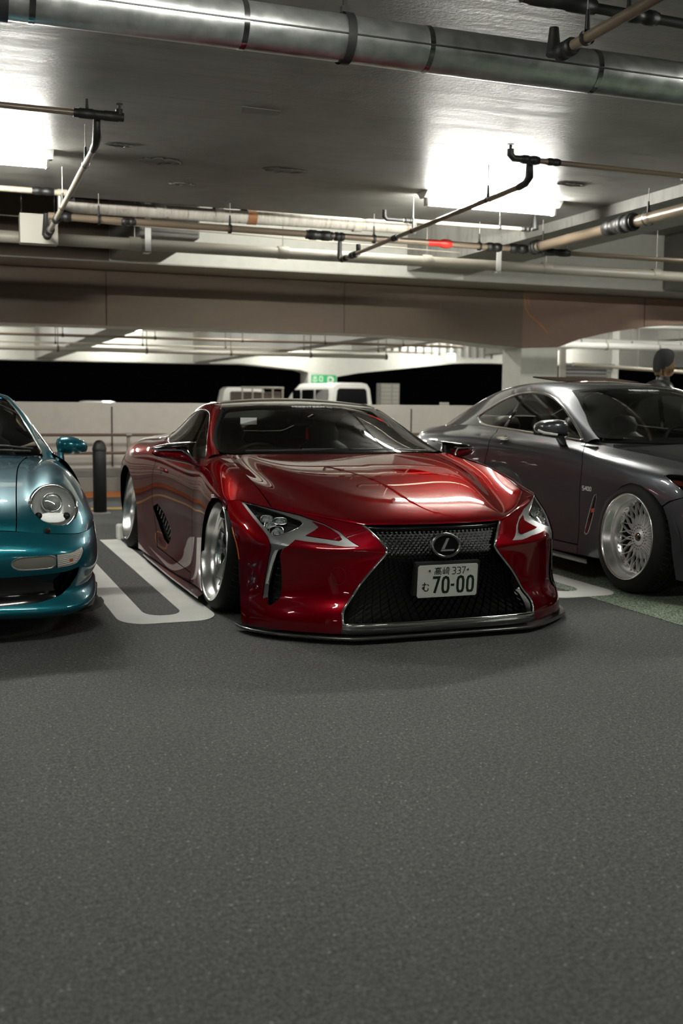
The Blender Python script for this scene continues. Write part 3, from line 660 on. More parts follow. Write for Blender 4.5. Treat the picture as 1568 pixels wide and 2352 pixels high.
# bollard, rail, wheel stop
t=thing('bollard','black dome-topped bollard between teal and red cars','bollard',(1.555,11.5,0))
MB().lathe([(0,.77),(.03,.765),(.055,.74),(.068,.70),(.070,.695),(.070,.0),(0,0)],(0,0,0),(0,0,1),28).obj('post',M['black'],t)
MB().lathe([(.072,.655),(.074,.66),(.074,.685),(.072,.69)],(0,0,0),(0,0,1),28).obj('collar',M['black'],t);MB().lathe([(.11,0),(.105,.008),(.07,.012)],(0,0,0),(0,0,1),28).obj('base_plate',M['grey_conc'],t)
t=thing('handrail','two-bar brown handrail in front of the parapet','handrail',(0,13.95,0))
for z in(.745,.515): MB().tube([(-6,0,z),(7.9,0,z)],.019,12).obj('rail',mat('brown_rail',(.12,.075,.05),.5) if 'brail' not in M else M['brail'],t)
for x in(-1.6,.33,2.26,4.2,6.1):
    MB().tube([(x,.03,.005),(x,.03,.74)],.022,12).obj('post',M['drain'],t)
    for z in(.745,.515): MB().tube([(x-.035,0,z),(x+.035,0,z)],.026,12).box(x-.01,x+.01,0,.04,z-.02,z+.01).obj('clamp',M['zinc'],t)
tag(MB().box(1.385,1.70,9.16,9.30,0.0,.135,.02).obj('wheel_stop',M['white_line']),'pale wheel stop block behind the red car rear wheel','wheel stop')
# ---------------- far bay details
for i,(z,y,r,m) in enumerate(((2.50,23.0,.03,'bpipe'),(2.42,24.5,.02,'creampipe'),(2.27,24.0,.05,'drain'))):
    t=thing('service_pipe',['brown service pipe high in the far bays','thin cream pipe in the far bays below the brown one','grey drain pipe in the far bays, lowest of three'][i],'pipe',(-6,y,z))
    MB().tube([(0,0,0),(17.5 if i<2 else 16,0,0)],r,12).obj('pipe',M[m],t)
    for x in np.arange(.8,17,1.9): MB().tube([(x,0,0),(x,0,3.7-z)],.009,6).tube([(x-.02,0,0),(x+.02,0,0)],r*1.3,10).obj('hanger',M['joint'],t)
t=thing('ribbed_screen','row of dark vertical fins on the far perimeter beam','screen',(15.9,39.9,2.9))
for i in range(17):
    x=i*.34;MB().box(x-.025,x+.025,-.02,.09,.32-i*.012,.78,0).obj('fin',M['louver'],t)
t=thing('exit_sign','green parking exit sign on the far white column','sign',(13.54,39.97,1.70));t.scale=(1.68,1,1.68)
MB().box(0,.60,-.02,.03,0,.32,.004).obj('panel',M['signgreen'],t)
def strokes(t,name,L,w,o,ux,uy,h,m,closed=()):
    mb=MB()
    for i,p in enumerate(L): mb.ribbon(p,w,o,ux,uy,h,closed=i in closed)
    return mb.obj(name,M[m],t)
ux,uy=(1,0,0),(0,0,1)
de=[[(0,.55),(0,.95)],[(.5,.55),(.5,.95)],[(0,.57),(.5,.57)],[(-.1,0),(-.1,.45)],[(.6,0),(.6,.45)],[(-.1,.03),(.6,.03)],[(.25,0),(.25,1)]]
sq=[[(.0,.08),(.55,.08),(.55,.85),(0,.85),(0,.08)]]
s_=.13
strokes(t,'lettering',[[(.045+a*s_,.17+b*s_) for a,b in p] for p in de],.014,(0,-.0205,0),ux,uy,.003,'signwhite')
strokes(t,'lettering',[[(.19+a*s_,.17+b*s_) for a,b in p] for p in sq],.018,(0,-.0205,0),ux,uy,.003,'signwhite')
Pp=[[(.40,.05),(.40,.28)],[(.39,.27),(.48,.27),(.52,.24),(.52,.19),(.48,.155),(.40,.155)]]
strokes(t,'lettering',Pp,.04,(0,-.0205,0),ux,uy,.003,'signwhite')
ex=[[(.09,.04),(.04,.04),(.04,.13),(.09,.13)],[(.04,.085),(.085,.085)],[(.12,.04),(.17,.13)],[(.17,.04),(.12,.13)],[(.205,.04),(.205,.13)],[(.24,.13),(.31,.13)],[(.275,.04),(.275,.13)]]
strokes(t,'lettering',ex,.014,(0,-.0205,0),ux,uy,.003,'signwhite')
tag(MB().box(14.54,14.79,30.0,30.1,2.47,2.70,.01).tube([(14.66,30.05,2.7),(14.66,30.05,3.7)],.01,6).obj('emergency_light',mat('lit_panel',(1,1,1),.5,emit=(.9,1,.93),es=2.2)),'small square lit lamp box below the far beam','light')
t=thing('cabinet','grey slatted cabinet standing against the night beyond the parapet','cabinet',(15.78,38.4,0))
MB().box(0,.79,0,.4,0,1.92,.01).obj('body',M['louver'],t)
for i in range(12): MB().box(.03,.44,-.012,0,.12+i*.15,.23+i*.15).box(.52,.76,-.012,0,.12+i*.15,.23+i*.15).obj('slat',M['drain'],t)
t=thing('van','white van with dark rear window beyond the red car roof','van',(13.70,36.0,0));t.rotation_euler=(0,0,math.radians(7))
W_=.86
def vsec(y,k,h): return [(-W_*k,y,.35),(-W_*k,y,1.05*h),(-W_*.97*k,y,1.15*h),(-W_*.86*k,y,1.70*h),(-W_*.74*k,y,1.84*h),(-W_*.5*k,y,1.88*h),(W_*.5*k,y,1.88*h),(W_*.74*k,y,1.84*h),(W_*.86*k,y,1.70*h),(W_*.97*k,y,1.15*h),(W_*k,y,1.05*h),(W_*k,y,.35)]
mb=MB();loft(mb,[vsec(0,.97,.985),vsec(.08,1,1),vsec(3.0,1,1),vsec(3.6,.98,.86),vsec(4.3,.93,.62)]);mb.obj('body',M['whitecar'],t)
MB().prism([(-.64,1.12),(.64,1.12),(.58,1.62),(.50,1.68),(-.50,1.68),(-.58,1.62)],(0,-.005,0),(1,0,0),(0,0,1),.012).obj('rear_window',M['gloss_black'],t)
for s in(-1,1):
    for y0,y1 in((.25,1.25),(1.4,2.4),(2.55,3.2)): MB().prism([(y0,1.20),(y1,1.20),(y1,1.64),(y0,1.64)],(s*.79-(.02 if s<0 else .0)+s*.02,0,0),(0,1,0),(0,0,1),.03).obj('side_window',M['gloss_black'],t)
    for yy in(.7,3.5): MB().tube([(s*.62,yy,.31),(s*.87,yy,.31)],.31,24).obj('wheel',M['blackrub'],t)
    MB().box(min(s*.74,s*.86),max(s*.74,s*.86),-.02,.03,.8,1.1,.01).obj('tail_lamp',M['redpaint'],t)
t=thing('truck','small white truck with a roof rack frame beyond the red car roof','truck',(10.45,36.0,0))
MB().box(-.80,.80,0,2.4,.45,1.05,.03).obj('cargo_bed',M['whitecar'],t)
mb=MB();loft(mb,[[(-.84,y,.4),(-.84,y,1.1),(-.74*k,y,1.60*h),(-.62*k,y,1.70*h),(.62*k,y,1.70*h),(.74*k,y,1.60*h),(.84,y,1.1),(.84,y,.4)] for y,k,h in((2.5,1,1),(3.2,1,1),(3.9,.92,.72),(4.0,.9,.6))]);mb.obj('cab',M['whitecar'],t)
MB().box(-.5,.5,2.47,2.5,1.2,1.55,.01).obj('rear_window',M['gloss_black'],t)
for x in(-.72,-.36,0,.36,.72): MB().tube([(x,.1,1.0),(x,.1,1.68)],.03,8).obj('rack_bar',M['drain'],t)
MB().tube([(-.76,.1,1.66),(.76,.1,1.66)],.035,8).obj('rack_rail',M['drain'],t)
MB().box(-.7,.7,.2,1.9,1.0,1.52,.03).obj('load',mat('brown_load',(.07,.05,.04),.8),t)
for s in(-1,1):
    for yy in(.6,3.2): MB().tube([(s*.60,yy,.30),(s*.82,yy,.30)],.30,20).obj('wheel',M['blackrub'],t)
t=thing('car','pale car whose roof just shows over the parapet at left','car',(4.25,30.0,0))
mb=MB();loft(mb,[[(-.80*k,y,.25),(-.82*k,y,.70*h),(-.42*k,y,1.14*h),(-.30*k,y,1.16*h),(.30*k,y,1.16*h),(.42*k,y,1.14*h),(.82*k,y,.70*h),(.80*k,y,.25)] for y,k,h in((0,.9,.66),(.1,1,.7),(1.2,1,1),(2.4,1,1),(3.2,1,.68),(4.1,.95,.58))]);mb.obj('body',M['whitecar'],t)
MB().prism([(-.42,.86),(.42,.86),(.30,1.06),(-.30,1.06)],(0,.75,0),(1,0,0),(0,0,1),.02).obj('rear_window',M['gloss_black'],t)
for s in(-1,1):
    for yy in(.8,3.2): MB().tube([(s*.62,yy,.3),(s*.82,yy,.3)],.3,20).obj('wheel',M['blackrub'],t)
tag(MB().box(6.88,6.99,14.36,14.46,1.153,1.20,.006).obj('junction_box',M['boxwhite']),'small pale box on top of the parapet','box')
# right bay
t=thing('louvre_screen','grey slatted screen seen past the white column at right','screen',(14.85,23.9,0))
for i in range(10): MB().box(.02,.95+.06*i,0,.03,1.35+i*.09,1.42+i*.09).obj('slat',M['louver'],t)
MB().box(-.14,.02,-.02,.06,0,3.7).obj('frame',M['drain'],t);MB().box(-.14,.9,.0,.03,0,1.3).obj('panel',M['louver'],t)
tag(MB().box(16.30,16.52,24.0,24.2,0,3.7,.01).obj('post',M['white_conc']),'white post standing in the night opening at right','post')
t=thing('service_pipe','cream horizontal pipe across the night opening at right','pipe',(14.9,23.6,2.19));MB().tube([(0,0,0),(9,0,-.35)],.045,12).obj('pipe',M['creampipe'],t)
for x in(1.9,4.4,6.5): MB().tube([(x,0,-.04*x),(x,0,1.50)],.02,8).obj('rod',M['drain'],t)
for i,(z,y,r) in enumerate(((2.55,20.5,.06),(2.40,19.5,.07),(2.75,18.5,.05))):
    t=thing('service_pipe',['fat white pipe high behind the column at right','lagged white pipe below the fat one at right','white pipe nearest the ceiling at right'][i],'pipe',(10.9,y,z));MB().tube([(0,0,0),(14,0,.05)],r,14).obj('pipe',M['fixture'],t)
    for x in np.arange(.9,13,1.3): MB().tube([(x-.02,0,0),(x+.02,0,0)],r*1.15,12).tube([(x,0,r),(x,0,3.7-z)],.008,6).obj('hanger',M['drain'],t)
# red coupe, half body (x outward, y rearward from the nose, z up)
RF=[ # fascia rows top to bottom, columns centre to wheel arch
[(0,.05,.566),(.2,.06,.567),(.39,.11,.568),(.58,.265,.600),(.70,.383,.622),(.80,.49,.641),(.888,.611,.66),(.935,.70,.655)],
[(0,.012,.53),(.2,.022,.53),(.395,.075,.53),(.56,.17,.545),(.69,.27,.57),(.80,.39,.59),(.892,.53,.605),(.945,.66,.60)],
[(0,-.018,.485),(.2,-.01,.485),(.40,.04,.485),(.57,.115,.488),(.70,.20,.505),(.805,.315,.53),(.898,.46,.55),(.955,.63,.55)],
[(0,-.03,.445),(.2,-.025,.445),(.38,.01,.448),(.57,.075,.452),(.70,.155,.46),(.812,.27,.47),(.905,.43,.48),(.963,.61,.48)],
[(0,-.035,.42),(.2,-.03,.42),(.37,.01,.42),(.57,.085,.42),(.70,.165,.425),(.815,.275,.43),(.907,.43,.44),(.965,.60,.44)],
[(0,-.045,.33),(.2,-.04,.33),(.40,.0,.33),(.575,.085,.33),(.705,.175,.33),(.82,.285,.33),(.908,.43,.33),(.967,.58,.33)],
[(0,-.05,.22),(.2,-.048,.22),(.42,-.005,.22),(.58,.075,.215),(.71,.175,.215),(.825,.29,.21),(.91,.42,.21),(.967,.56,.21)],
[(0,-.05,.17),(.2,-.05,.17),(.45,-.02,.17),(.60,.045,.165),(.73,.145,.165),(.84,.27,.165),(.915,.40,.165),(.963,.53,.165)],
[(0,-.05,.10),(.21,-.055,.10),(.47,-.035,.10),(.62,.03,.10),(.755,.135,.10),(.855,.255,.10),(.922,.38,.10),(.957,.48,.10)],
[(0,-.05,.045),(.22,-.055,.045),(.48,-.035,.045),(.63,.04,.045),(.765,.145,.045),(.86,.26,.045),(.925,.37,.045),(.95,.45,.045)]]
RH=[ # hood rows front to cowl, columns centre to fender gap
[(0,.05,.568),(.2,.06,.569),(.37,.10,.570),(.43,.135,.575),(.60,.285,.605),(.767,.448,.634)],
[(0,.085,.592),(.2,.095,.593),(.385,.135,.594),(.45,.17,.595),(.615,.32,.625),(.771,.49,.656)],
[(0,.25,.643),(.2,.26,.644),(.42,.30,.646),(.50,.34,.635),(.65,.47,.662),(.777,.60,.697)],
[(0,.65,.736),(.22,.66,.738),(.48,.68,.742),(.56,.70,.722),(.68,.77,.730),(.780,.84,.765)],
[(0,1.0,.802),(.25,1.01,.805),(.54,1.04,.808),(.62,1.06,.790),(.71,1.12,.793),(.778,1.17,.820)],
[(0,1.43,.860),(.27,1.44,.861),(.56,1.49,.862),(.63,1.50,.856),(.69,1.515,.855),(.735,1.53,.860)]]
_z=[.62,.46,.30,.15,.06]
def _st(y,a,xs): return [(p[0],p[1],p[2]) for p in a]+[(x,y,z) for x,z in zip(xs,_z)]
RS0=[ # side stations front to rear, each from top to sill
[(.767,.448,.634),(.83,.53,.648),(.888,.611,.66),(.935,.69,.65),(.955,.68,.57),(.96,.66,.45),(.965,.64,.3),(.965,.60,.15),(.955,.55,.06)],
_st(.80,[(.778,.62,.705),(.835,.68,.705),(.885,.74,.697),(.93,.80,.672)],(.952,.962,.967,.965,.955)),
_st(.97,[(.78,.87,.772),(.835,.90,.765),(.888,.93,.737),(.932,.97,.69)],(.953,.963,.965,.965,.955)),
_st(1.25,[(.776,1.15,.820),(.83,1.18,.81),(.885,1.21,.77),(.925,1.25,.71)],(.945,.95,.95,.95,.94)),
_st(1.5,[(.735,1.53,.860),(.80,1.52,.845),(.865,1.50,.80),(.905,1.5,.73)],(.92,.925,.925,.93,.93)),
_st(1.75,[(.80,1.74,.83),(.855,1.75,.80),(.89,1.75,.762),(.915,1.75,.71)],(.925,.925,.92,.935,.945)),
_st(2.2,[(.84,2.2,.82),(.868,2.2,.805),(.90,2.2,.775),(.925,2.2,.72)],(.93,.925,.915,.94,.96)),
_st(2.65,[(.83,2.65,.85),(.87,2.65,.83),(.91,2.65,.795),(.935,2.65,.73)],(.94,.93,.92,.95,.965)),
_st(3.1,[(.80,3.1,.885),(.86,3.1,.862),(.92,3.1,.815),(.955,3.1,.74)],(.965,.965,.96,.965,.97)),
_st(3.5,[(.76,3.5,.895),(.84,3.5,.865),(.92,3.5,.81),(.968,3.5,.735)],(.985,.985,.98,.975,.97)),
_st(3.9,[(.74,3.9,.89),(.82,3.9,.865),(.91,3.9,.805),(.965,3.9,.72)],(.985,.985,.98,.97,.96)),
_st(4.3,[(.70,4.3,.88),(.78,4.3,.86),(.86,4.3,.80),(.92,4.3,.70)],(.945,.95,.945,.93,.91)),
_st(4.6,[(.62,4.6,.86),(.69,4.6,.84),(.75,4.6,.78),(.80,4.6,.69)],(.83,.84,.84,.82,.80)),
_st(4.74,[(.40,4.70,.85),(.42,4.72,.83),(.44,4.74,.78),(.45,4.75,.69)],(.46,.47,.47,.46,.45)),
_st(4.76,[(.0,4.72,.85),(.0,4.74,.83),(.0,4.75,.78),(.0,4.77,.69)],(0,0,0,0,0))]
for _j in range(11,15):
    for _i,_zz in((6,.34),(7,.25),(8,.18)): RS0[_j][_i]=(RS0[_j][_i][0],RS0[_j][_i][1],_zz)
RS=[[RS0[j][i] for j in range(len(RS0))] for i in range(9)]
RG=[ # greenhouse rows cowl to tail, columns centre to belt
[(0,1.43,.862),(.36,1.46,.863),(.70,1.56,.860),(.765,1.60,.855),(.80,1.65,.845),(.835,1.66,.80)],
[(0,1.67,.975),(.33,1.72,.972),(.665,1.82,.94),(.735,1.86,.925),(.785,1.84,.87),(.842,1.83,.805)],
[(0,1.92,1.08),(.31,1.96,1.075),(.61,2.05,1.035),(.69,2.08,1.015),(.765,2.03,.91),(.845,2.0,.812)],
[(0,2.18,1.165),(.28,2.2,1.16),(.545,2.27,1.13),(.635,2.29,1.105),(.745,2.24,.96),(.845,2.2,.82)],
[(0,2.45,1.198),(.28,2.45,1.19),(.53,2.47,1.165),(.612,2.47,1.14),(.73,2.45,.98),(.842,2.45,.835)],
[(0,2.8,1.208),(.28,2.8,1.20),(.52,2.8,1.172),(.60,2.8,1.14),(.71,2.8,.99),(.832,2.75,.855)],
[(0,3.2,1.18),(.27,3.2,1.17),(.50,3.2,1.13),(.58,3.2,1.085),(.68,3.15,.985),(.805,3.05,.88)],
[(0,3.6,1.10),(.26,3.6,1.09),(.47,3.6,1.05),(.55,3.58,1.0),(.65,3.5,.94),(.77,3.4,.893)],
[(0,4.0,.99),(.25,4.0,.98),(.45,4.0,.955),(.53,3.95,.93),(.62,3.9,.905),(.745,3.8,.892)],
[(0,4.4,.92),(.25,4.4,.915),(.43,4.4,.905),(.52,4.38,.90),(.60,4.36,.89),(.71,4.25,.882)],
[(0,4.72,.86),(.20,4.72,.86),(.35,4.71,.86),(.43,4.69,.86),(.52,4.66,.862),(.62,4.60,.862)]]
# ---------------- red coupe
RC=thing('coupe','low candy red coupe with mesh grille, parked nose out in the middle','car',(2.367,4.918,.004))
nF,nH,nS,nG=Net(RF),Net(RH),Net(RS),Net(RG)
GR=[[1.989,.159],[1.745,1.175],[1.588,2.234],[1.574,2.812],[1.641,3.524],[1.722,4.044],[1.968,4.804],[2.318,5.716],[2.473,6.733],[2.5,7.375],[2.452,7.809],[2.398,8.237]]
HOLE=[[6.039,.036],[4.742,.084],[3.612,.154],[2.978,.489],[2.635,1.01],[2.187,2.397],[2.584,2.479],[3.124,2.228],[4.132,2.283],[4.309,2.709],[4.569,3.452],[4.699,4.157],[4.597,4.883],[4.536,5.673],[4.552,6.257],[4.716,6.741],[4.891,7.137],[4.993,7.018],[5.055,6.361],[5.256,6.57],[5.209,5.473],[5.131,4.772],[5.059,3.965],[5.074,3.343],[5.186,2.519],[5.637,1.363]]
LENS=[[5.821,.173],[5.415,.081],[4.776,.212],[4.138,.425],[3.705,.65],[3.684,.853],[3.9,1.255],[4.306,1.767],[4.71,2.177],[4.945,2.34],[5.068,2.195],[5.377,1.562],[5.636,.786]]
REDI=[[3.302,.499],[3.015,.645],[2.837,.884],[2.661,1.318],[2.604,1.679],[2.691,1.845],[3.094,1.758],[3.722,1.741],[3.4,1.254],[3.2,.899]]
LED=[[4.878,3.811],[4.767,3.717],[4.838,4.311],[4.916,4.739],[4.99,5.189],[5.049,5.564],[5.156,5.6],[5.094,5.244],[5.03,4.756],[4.963,4.279]]
VENT=[[4.638,3.547],[4.699,4.157],[4.597,4.883],[4.536,5.673],[4.552,6.257],[4.717,6.722],[4.894,7.104],[4.987,6.998],[5.049,6.198],[5.044,5.679],[4.978,5.273],[4.899,4.783],[4.838,4.251],[4.754,3.764]]
SENS=[[5.046,2.88],[4.94,2.604],[4.734,2.545],[4.628,2.767],[4.787,3.036],[4.967,3.159]]
TOW=[[2.552,5.048],[2.554,5.168],[2.576,5.276],[2.617,5.363],[2.673,5.42],[2.739,5.441],[2.807,5.425],[2.87,5.373],[2.923,5.291],[2.958,5.187],[2.973,5.068],[2.967,4.945],[2.941,4.829],[2.898,4.732],[2.843,4.666],[2.781,4.641],[2.717,4.659],[2.658,4.719],[2.607,4.812],[2.57,4.926]]
AMB=[[6.721,2.41],[6.655,2.363],[6.331,4.369],[6.286,4.696],[6.35,4.718]]
RED=M['red']
# bumper: painted cheek each side of the grille, one mesh
GRo=[[2.02,0]]+GR+[[2.36,9]]
bump_out=GRo+[[6.44,9],[6.342,7.1],[6.321,5.11],[6.448,4.022],[6.6,3.0],[6.712,2.371],[6.9,1.45],[7.0,.9],[7.0,.0]]
for s in(-1,1):
    region('bumper',nF,bump_out,[HOLE],RED,RC,side=s,step=.022,res=(8,5),rim=.02)
    hl=region('headlamp_bezel',nF,HOLE,[LENS,VENT],M['satin'],RC,side=s,off=-.005,rim=.05,step=.02,res=(8,5),label='satin silver lamp surround')
    region('insert',nF,REDI,[],RED,hl,side=s,off=-.001,rim=.006,step=.02,res=(8,6))
    region('lens',nF,LENS,[],M['clear'],hl,side=s,off=-.003,rim=0,step=.02,res=(8,6))
    region('reflector_tray',nF,LENS,[],M['housing'],hl,side=s,off=-.045,rim=0,step=.02,res=(8,6))
    mb=MB();sweep_uv(mb,nF,[[5.85,.17],[5.41,.11],[4.776,.24],[4.138,.455],[3.72,.67],[3.70,.86],[3.91,1.24],[4.31,1.74],[4.71,2.14],[4.93,2.28]],.004,.002,side=s,off=-.004);mb.obj('lens_edge',M['chrome'],hl)
    for uv,a,b,big in(((5.10,.95),.030,.020,0),((4.55,.85),.034,.020,0),((5.05,1.45),.030,.020,0),((4.86,1.85),.036,.030,1)):
        p,n=frame_at(nF,uv,s,-.030);ax=(n+Vector((0,-.6,0))).normalized()
        u_=ax.cross(Vector((0,0,1))).normalized();w_=ax.cross(u_).normalized()
        mb=MB();loft(mb,[ell(p+ax*.012,u_,w_,a,b,24,3),ell(p+ax*.0,u_,w_,a*.72,b*.7,24,2.6),ell(p-ax*.012,u_,w_,a*.3,b*.3,24)],cap=False);mb.obj('projector_bowl',M['chrome'],hl)
        mb=MB();mb.tube([q for q in ell(p+ax*.013,u_,w_,a,b,24,3)],.0022,6,closed=True);mb.obj('projector_ring',M['chrome'],hl)
        q=p-ax*.002;MB().lathe([(.0,.012),(.008,.010),(.013,.003),(.014,-.004)],q,ax,20).obj('projector_lens',M['clear'] if 0 else M['projlens'],hl)
    vn=region('vent',nF,VENT,[],M['black'],RC,side=s,off=-.045,rim=0,step=.03,label='black corner air vent')
    zs=np.linspace(4.25,6.9,10)
    for v in zs:
        u0=np.interp(v,[3.55,4.16,4.88,5.67,6.26,6.72,7.1],[4.64,4.70,4.60,4.536,4.552,4.72,4.89]);u1=np.interp(v,[3.76,4.25,4.78,5.27,5.68,6.2,7.0],[4.75,4.84,4.90,4.98,5.04,5.05,4.99])
        mb=MB();sweep_uv(mb,nF,[[u0+(u1-u0)*t,v+.06*math.sin(t*PI)] for t in np.linspace(-.05,.9,7)],.006,.008,side=s,off=-.026);mb.obj('fin',M['gloss_black'],vn)
    region('lamp_bar',nF,LED,[],M['ledbar'],RC,side=s,off=.001,rim=.008,step=.015,res=(10,8),label='pale light bar above the corner vent')
    region('sensor_cover',nF,SENS,[],M['satin'],RC,side=s,off=-.0025,rim=.004,step=.01,res=(10,10))
    region('side_marker',nF,AMB,[],M['amber'],RC,side=s,off=.003,rim=.006,step=.01,res=(10,8),label='thin amber side marker')
    if s<0: mb=MB();sweep_uv(mb,nF,TOW,.0022,.0006,side=s,closed=True);mb.obj('tow_cover_seam',M['redseam'],RC)
# grille frame
GRl=[tuple(p) for p in GR];gl=np.array(GRl);gs=[gl[0]+(gl[1]-gl[0])*-.14]
for i in range(len(gl)-1):
    for t in(0,.33,.66): gs.append(gl[i]+(gl[i+1]-gl[i])*t)
gs.append(gl[-1]);gs=np.array(gs)
k=gs.copy()
for _ in range(3): k[1:-1]=.5*k[1:-1]+.25*(k[:-2]+k[2:])
fr=None
for s in(-1,1):
    mb=MB();kk=k.copy();kk[:,0]-=.03;sweep_uv(mb,nF,kk,.013,.006,side=s,off=.0);fr=mb.obj('grille_frame',M['chrome'],RC)
mb=MB()
pts=[(-2.40,8.28)]+[(u,8.28) for u in np.linspace(-2.3,2.3,25)]+[(2.40,8.28)]
def symsweep(mb,net,us,v,w,h,off=0):
    us=[-u for u in us[::-1]][:-1]+list(us);sweep_uv(mb,net,[[u,v] for u in us],w,h,off=off)
symsweep(mb,nF,np.linspace(0,2.40,16),8.30,.026,.008,off=-.004);mb.obj('chrome_strip',M['chrome'],fr)
mb=MB();symsweep(mb,nF,np.linspace(0,2.40,16),8.78,.030,.006,off=-.003);mb.obj('carbon_trim',M['carbon'],fr)
mb=MB();symsweep(mb,nF,np.linspace(0,1.97,14),.20,.016,.012,off=-.018);mb.obj('top_shadow_strip',M['gloss_black'],fr)  # black strip stands in for the shadow under the bonnet edge
# mesh: staggered knots joined by slanted bars, stretched downwards
zc=nF.ev([[0,v] for v in np.linspace(0,9,181)])[:,2]
def v_of(z): return float(np.interp(-z,-zc,np.linspace(0,9,181)))
zs=[.548]
while zs[-1]>.092: 
    z=zs[-1];zs.append(z-(.0138 if z>.42 else .0138+(.42-z)*.055))
def dxz(z): return .0245 if z>.42 else .0245+(.42-z)*.055
Gp=np.array([(0,.1),(1.985,.1)]+[(a-.06,b) for a,b in GRl]+[(0,8.24)])
nodes={}
for j,z in enumerate(zs):
    v=v_of(z)
    for i in range(-1,26):
        x=(i+(.5 if j%2 else 0))*dxz(z)
        if x<-1e-6: continue
        u=x/.197
        if inside([[max(u,1e-4),v]],[Gp])[0]: nodes[(i,j)]=(u,v,z)
keys=list(nodes);uvs=[(nodes[q][0],nodes[q][1]) for q in keys];PP=nF.ev(uvs);NNn=nF.nrm(uvs)
if NNn[:,1].mean()>0:NNn=-NNn
pos={q:(Vector(PP[i]-NNn[i]*.030),Vector(NNn[i])) for i,q in enumerate(keys)}
up_=MB();lo_=MB()
def bar3(mb,a,b,w,n,d):
    t=(b-a).normalized();s_=t.cross(n).normalized()*w;mb.add([a-s_-n*d,a+n*.002,a+s_-n*d,b-s_-n*d,b+n*.002,b+s_-n*d],[(0,1,4,3),(1,2,5,4)])
for sx in(-1,1):
    F_=lambda p:Vector((p.x*sx,p.y,p.z))
    for (i,j),(p,n) in pos.items():
        z=nodes[(i,j)][2];mb=up_ if z>.425 else lo_
        q1=(i,j+1) if j%2==0 else (i+1,j+1);q2=(i-1,j+1) if j%2==0 else (i,j+1)
        for q in(q1,q2):
            if q in pos: bar3(mb,F_(p),F_(pos[q][0]),.0022 if z>.425 else .0017,F_(n),.012)
            elif j%2==0 and i==0 and q==q2 and (0,j+1) in pos: pass
        if z>.36:
            w=.0085 if z>.425 else .0085*(z-.33)/.1;h=.0032 if z>.425 else .0026
            c=F_(p)+F_(n)*.004;mb.add([c+Vector((-w,.004,0)),c+Vector((-w*.4,0,h)),c+Vector((w*.4,0,h)),c+Vector((w,.004,0)),c+Vector((w*.4,0,-h)),c+Vector((-w*.4,0,-h)),c+Vector((0,-.004,0))],[(0,1,6),(1,2,6),(2,3,6),(3,4,6),(4,5,6),(5,0,6)])
up_.obj('grille_mesh',M['meshchrome'],fr,label='bright upper grille mesh');lo_.obj('grille_mesh',M['gloss_black'],fr,label='black lower grille mesh')
region('grille_backing',nF,[[0,.05],[2.05,.05]]+GRl+[[2.4,8.9],[0,8.9]],[],M['black'],fr,off=-.075,rim=0,sym=True)
# badge
ec=Vector((0,-.050,.470));eu=Vector((1,0,0));ew=Vector((0,.16,.987)).normalized();en=Vector((0,-.987,.16))
b_=MB();loft(b_,[ell(ec-en*.02,eu,ew,.083,.064,48),ell(ec+en*.006,eu,ew,.083,.064,48),ell(ec+en*.011,eu,ew,.079,.060,48),ell(ec+en*.009,eu,ew,.069,.0505,48),ell(ec+en*.002,eu,ew,.067,.049,48)],cap=False);badge=b_.obj('badge_ring',M['dark_chrome'],fr)
MB().add(ell(ec+en*.003,eu,ew,.068,.050,48),[tuple(range(48))]).obj('badge_disc',M['gloss_black'],fr)
mb=MB();mb.prism([(.004,.036),(.018,.036),(-.012,-.018),(-.028,-.018)],ec+en*.0035,eu,ew,.004).prism([(-.030,-.020),(.044,-.020),(.038,-.029),(-.034,-.029)],ec+en*.0035,eu,ew,.004);mb.obj('badge_mark',M['satin'],fr)
# number plate
pc=Vector((0,-.078,.296));pu=Vector((1,0,0));pw=Vector((0,-.081,.9967)).normalized();pn=Vector((0,-.9967,-.081))
plate=MB().prism([(x*.165+cx_*.0,y*.0825) for x,y,cx_ in((-1,-.9,0),(-.96,-1,0),(.96,-1,0),(1,-.9,0),(1,.9,0),(.96,1,0),(-.96,1,0),(-1,.9,0))],pc,pu,pw,-.004).obj('number_plate',M['plate'],RC)
plate.data.materials[0]=M['plate']
MB().prism([(-.185,-.07),(.175,-.085),(.178,.095),(-.175,.095)],pc-pn*.006,pu,pw,-.03).obj('plate_holder',M['black'],plate)
fo=pc+pn*.0005
rimp=[(-.158,-.076),(.158,-.076),(.158,.076),(-.158,.076),(-.158,-.076)]
mb=MB()
T_=-1
def PX(px,py): # plate drawing coordinates from the 330 x 165 mm layout
    return ((px-.5)*.33,(py-.5)*.165)
def stroke(mb,pts,w): mb.ribbon([PX(*p) for p in pts],w,fo,pu,pw,-.0012)
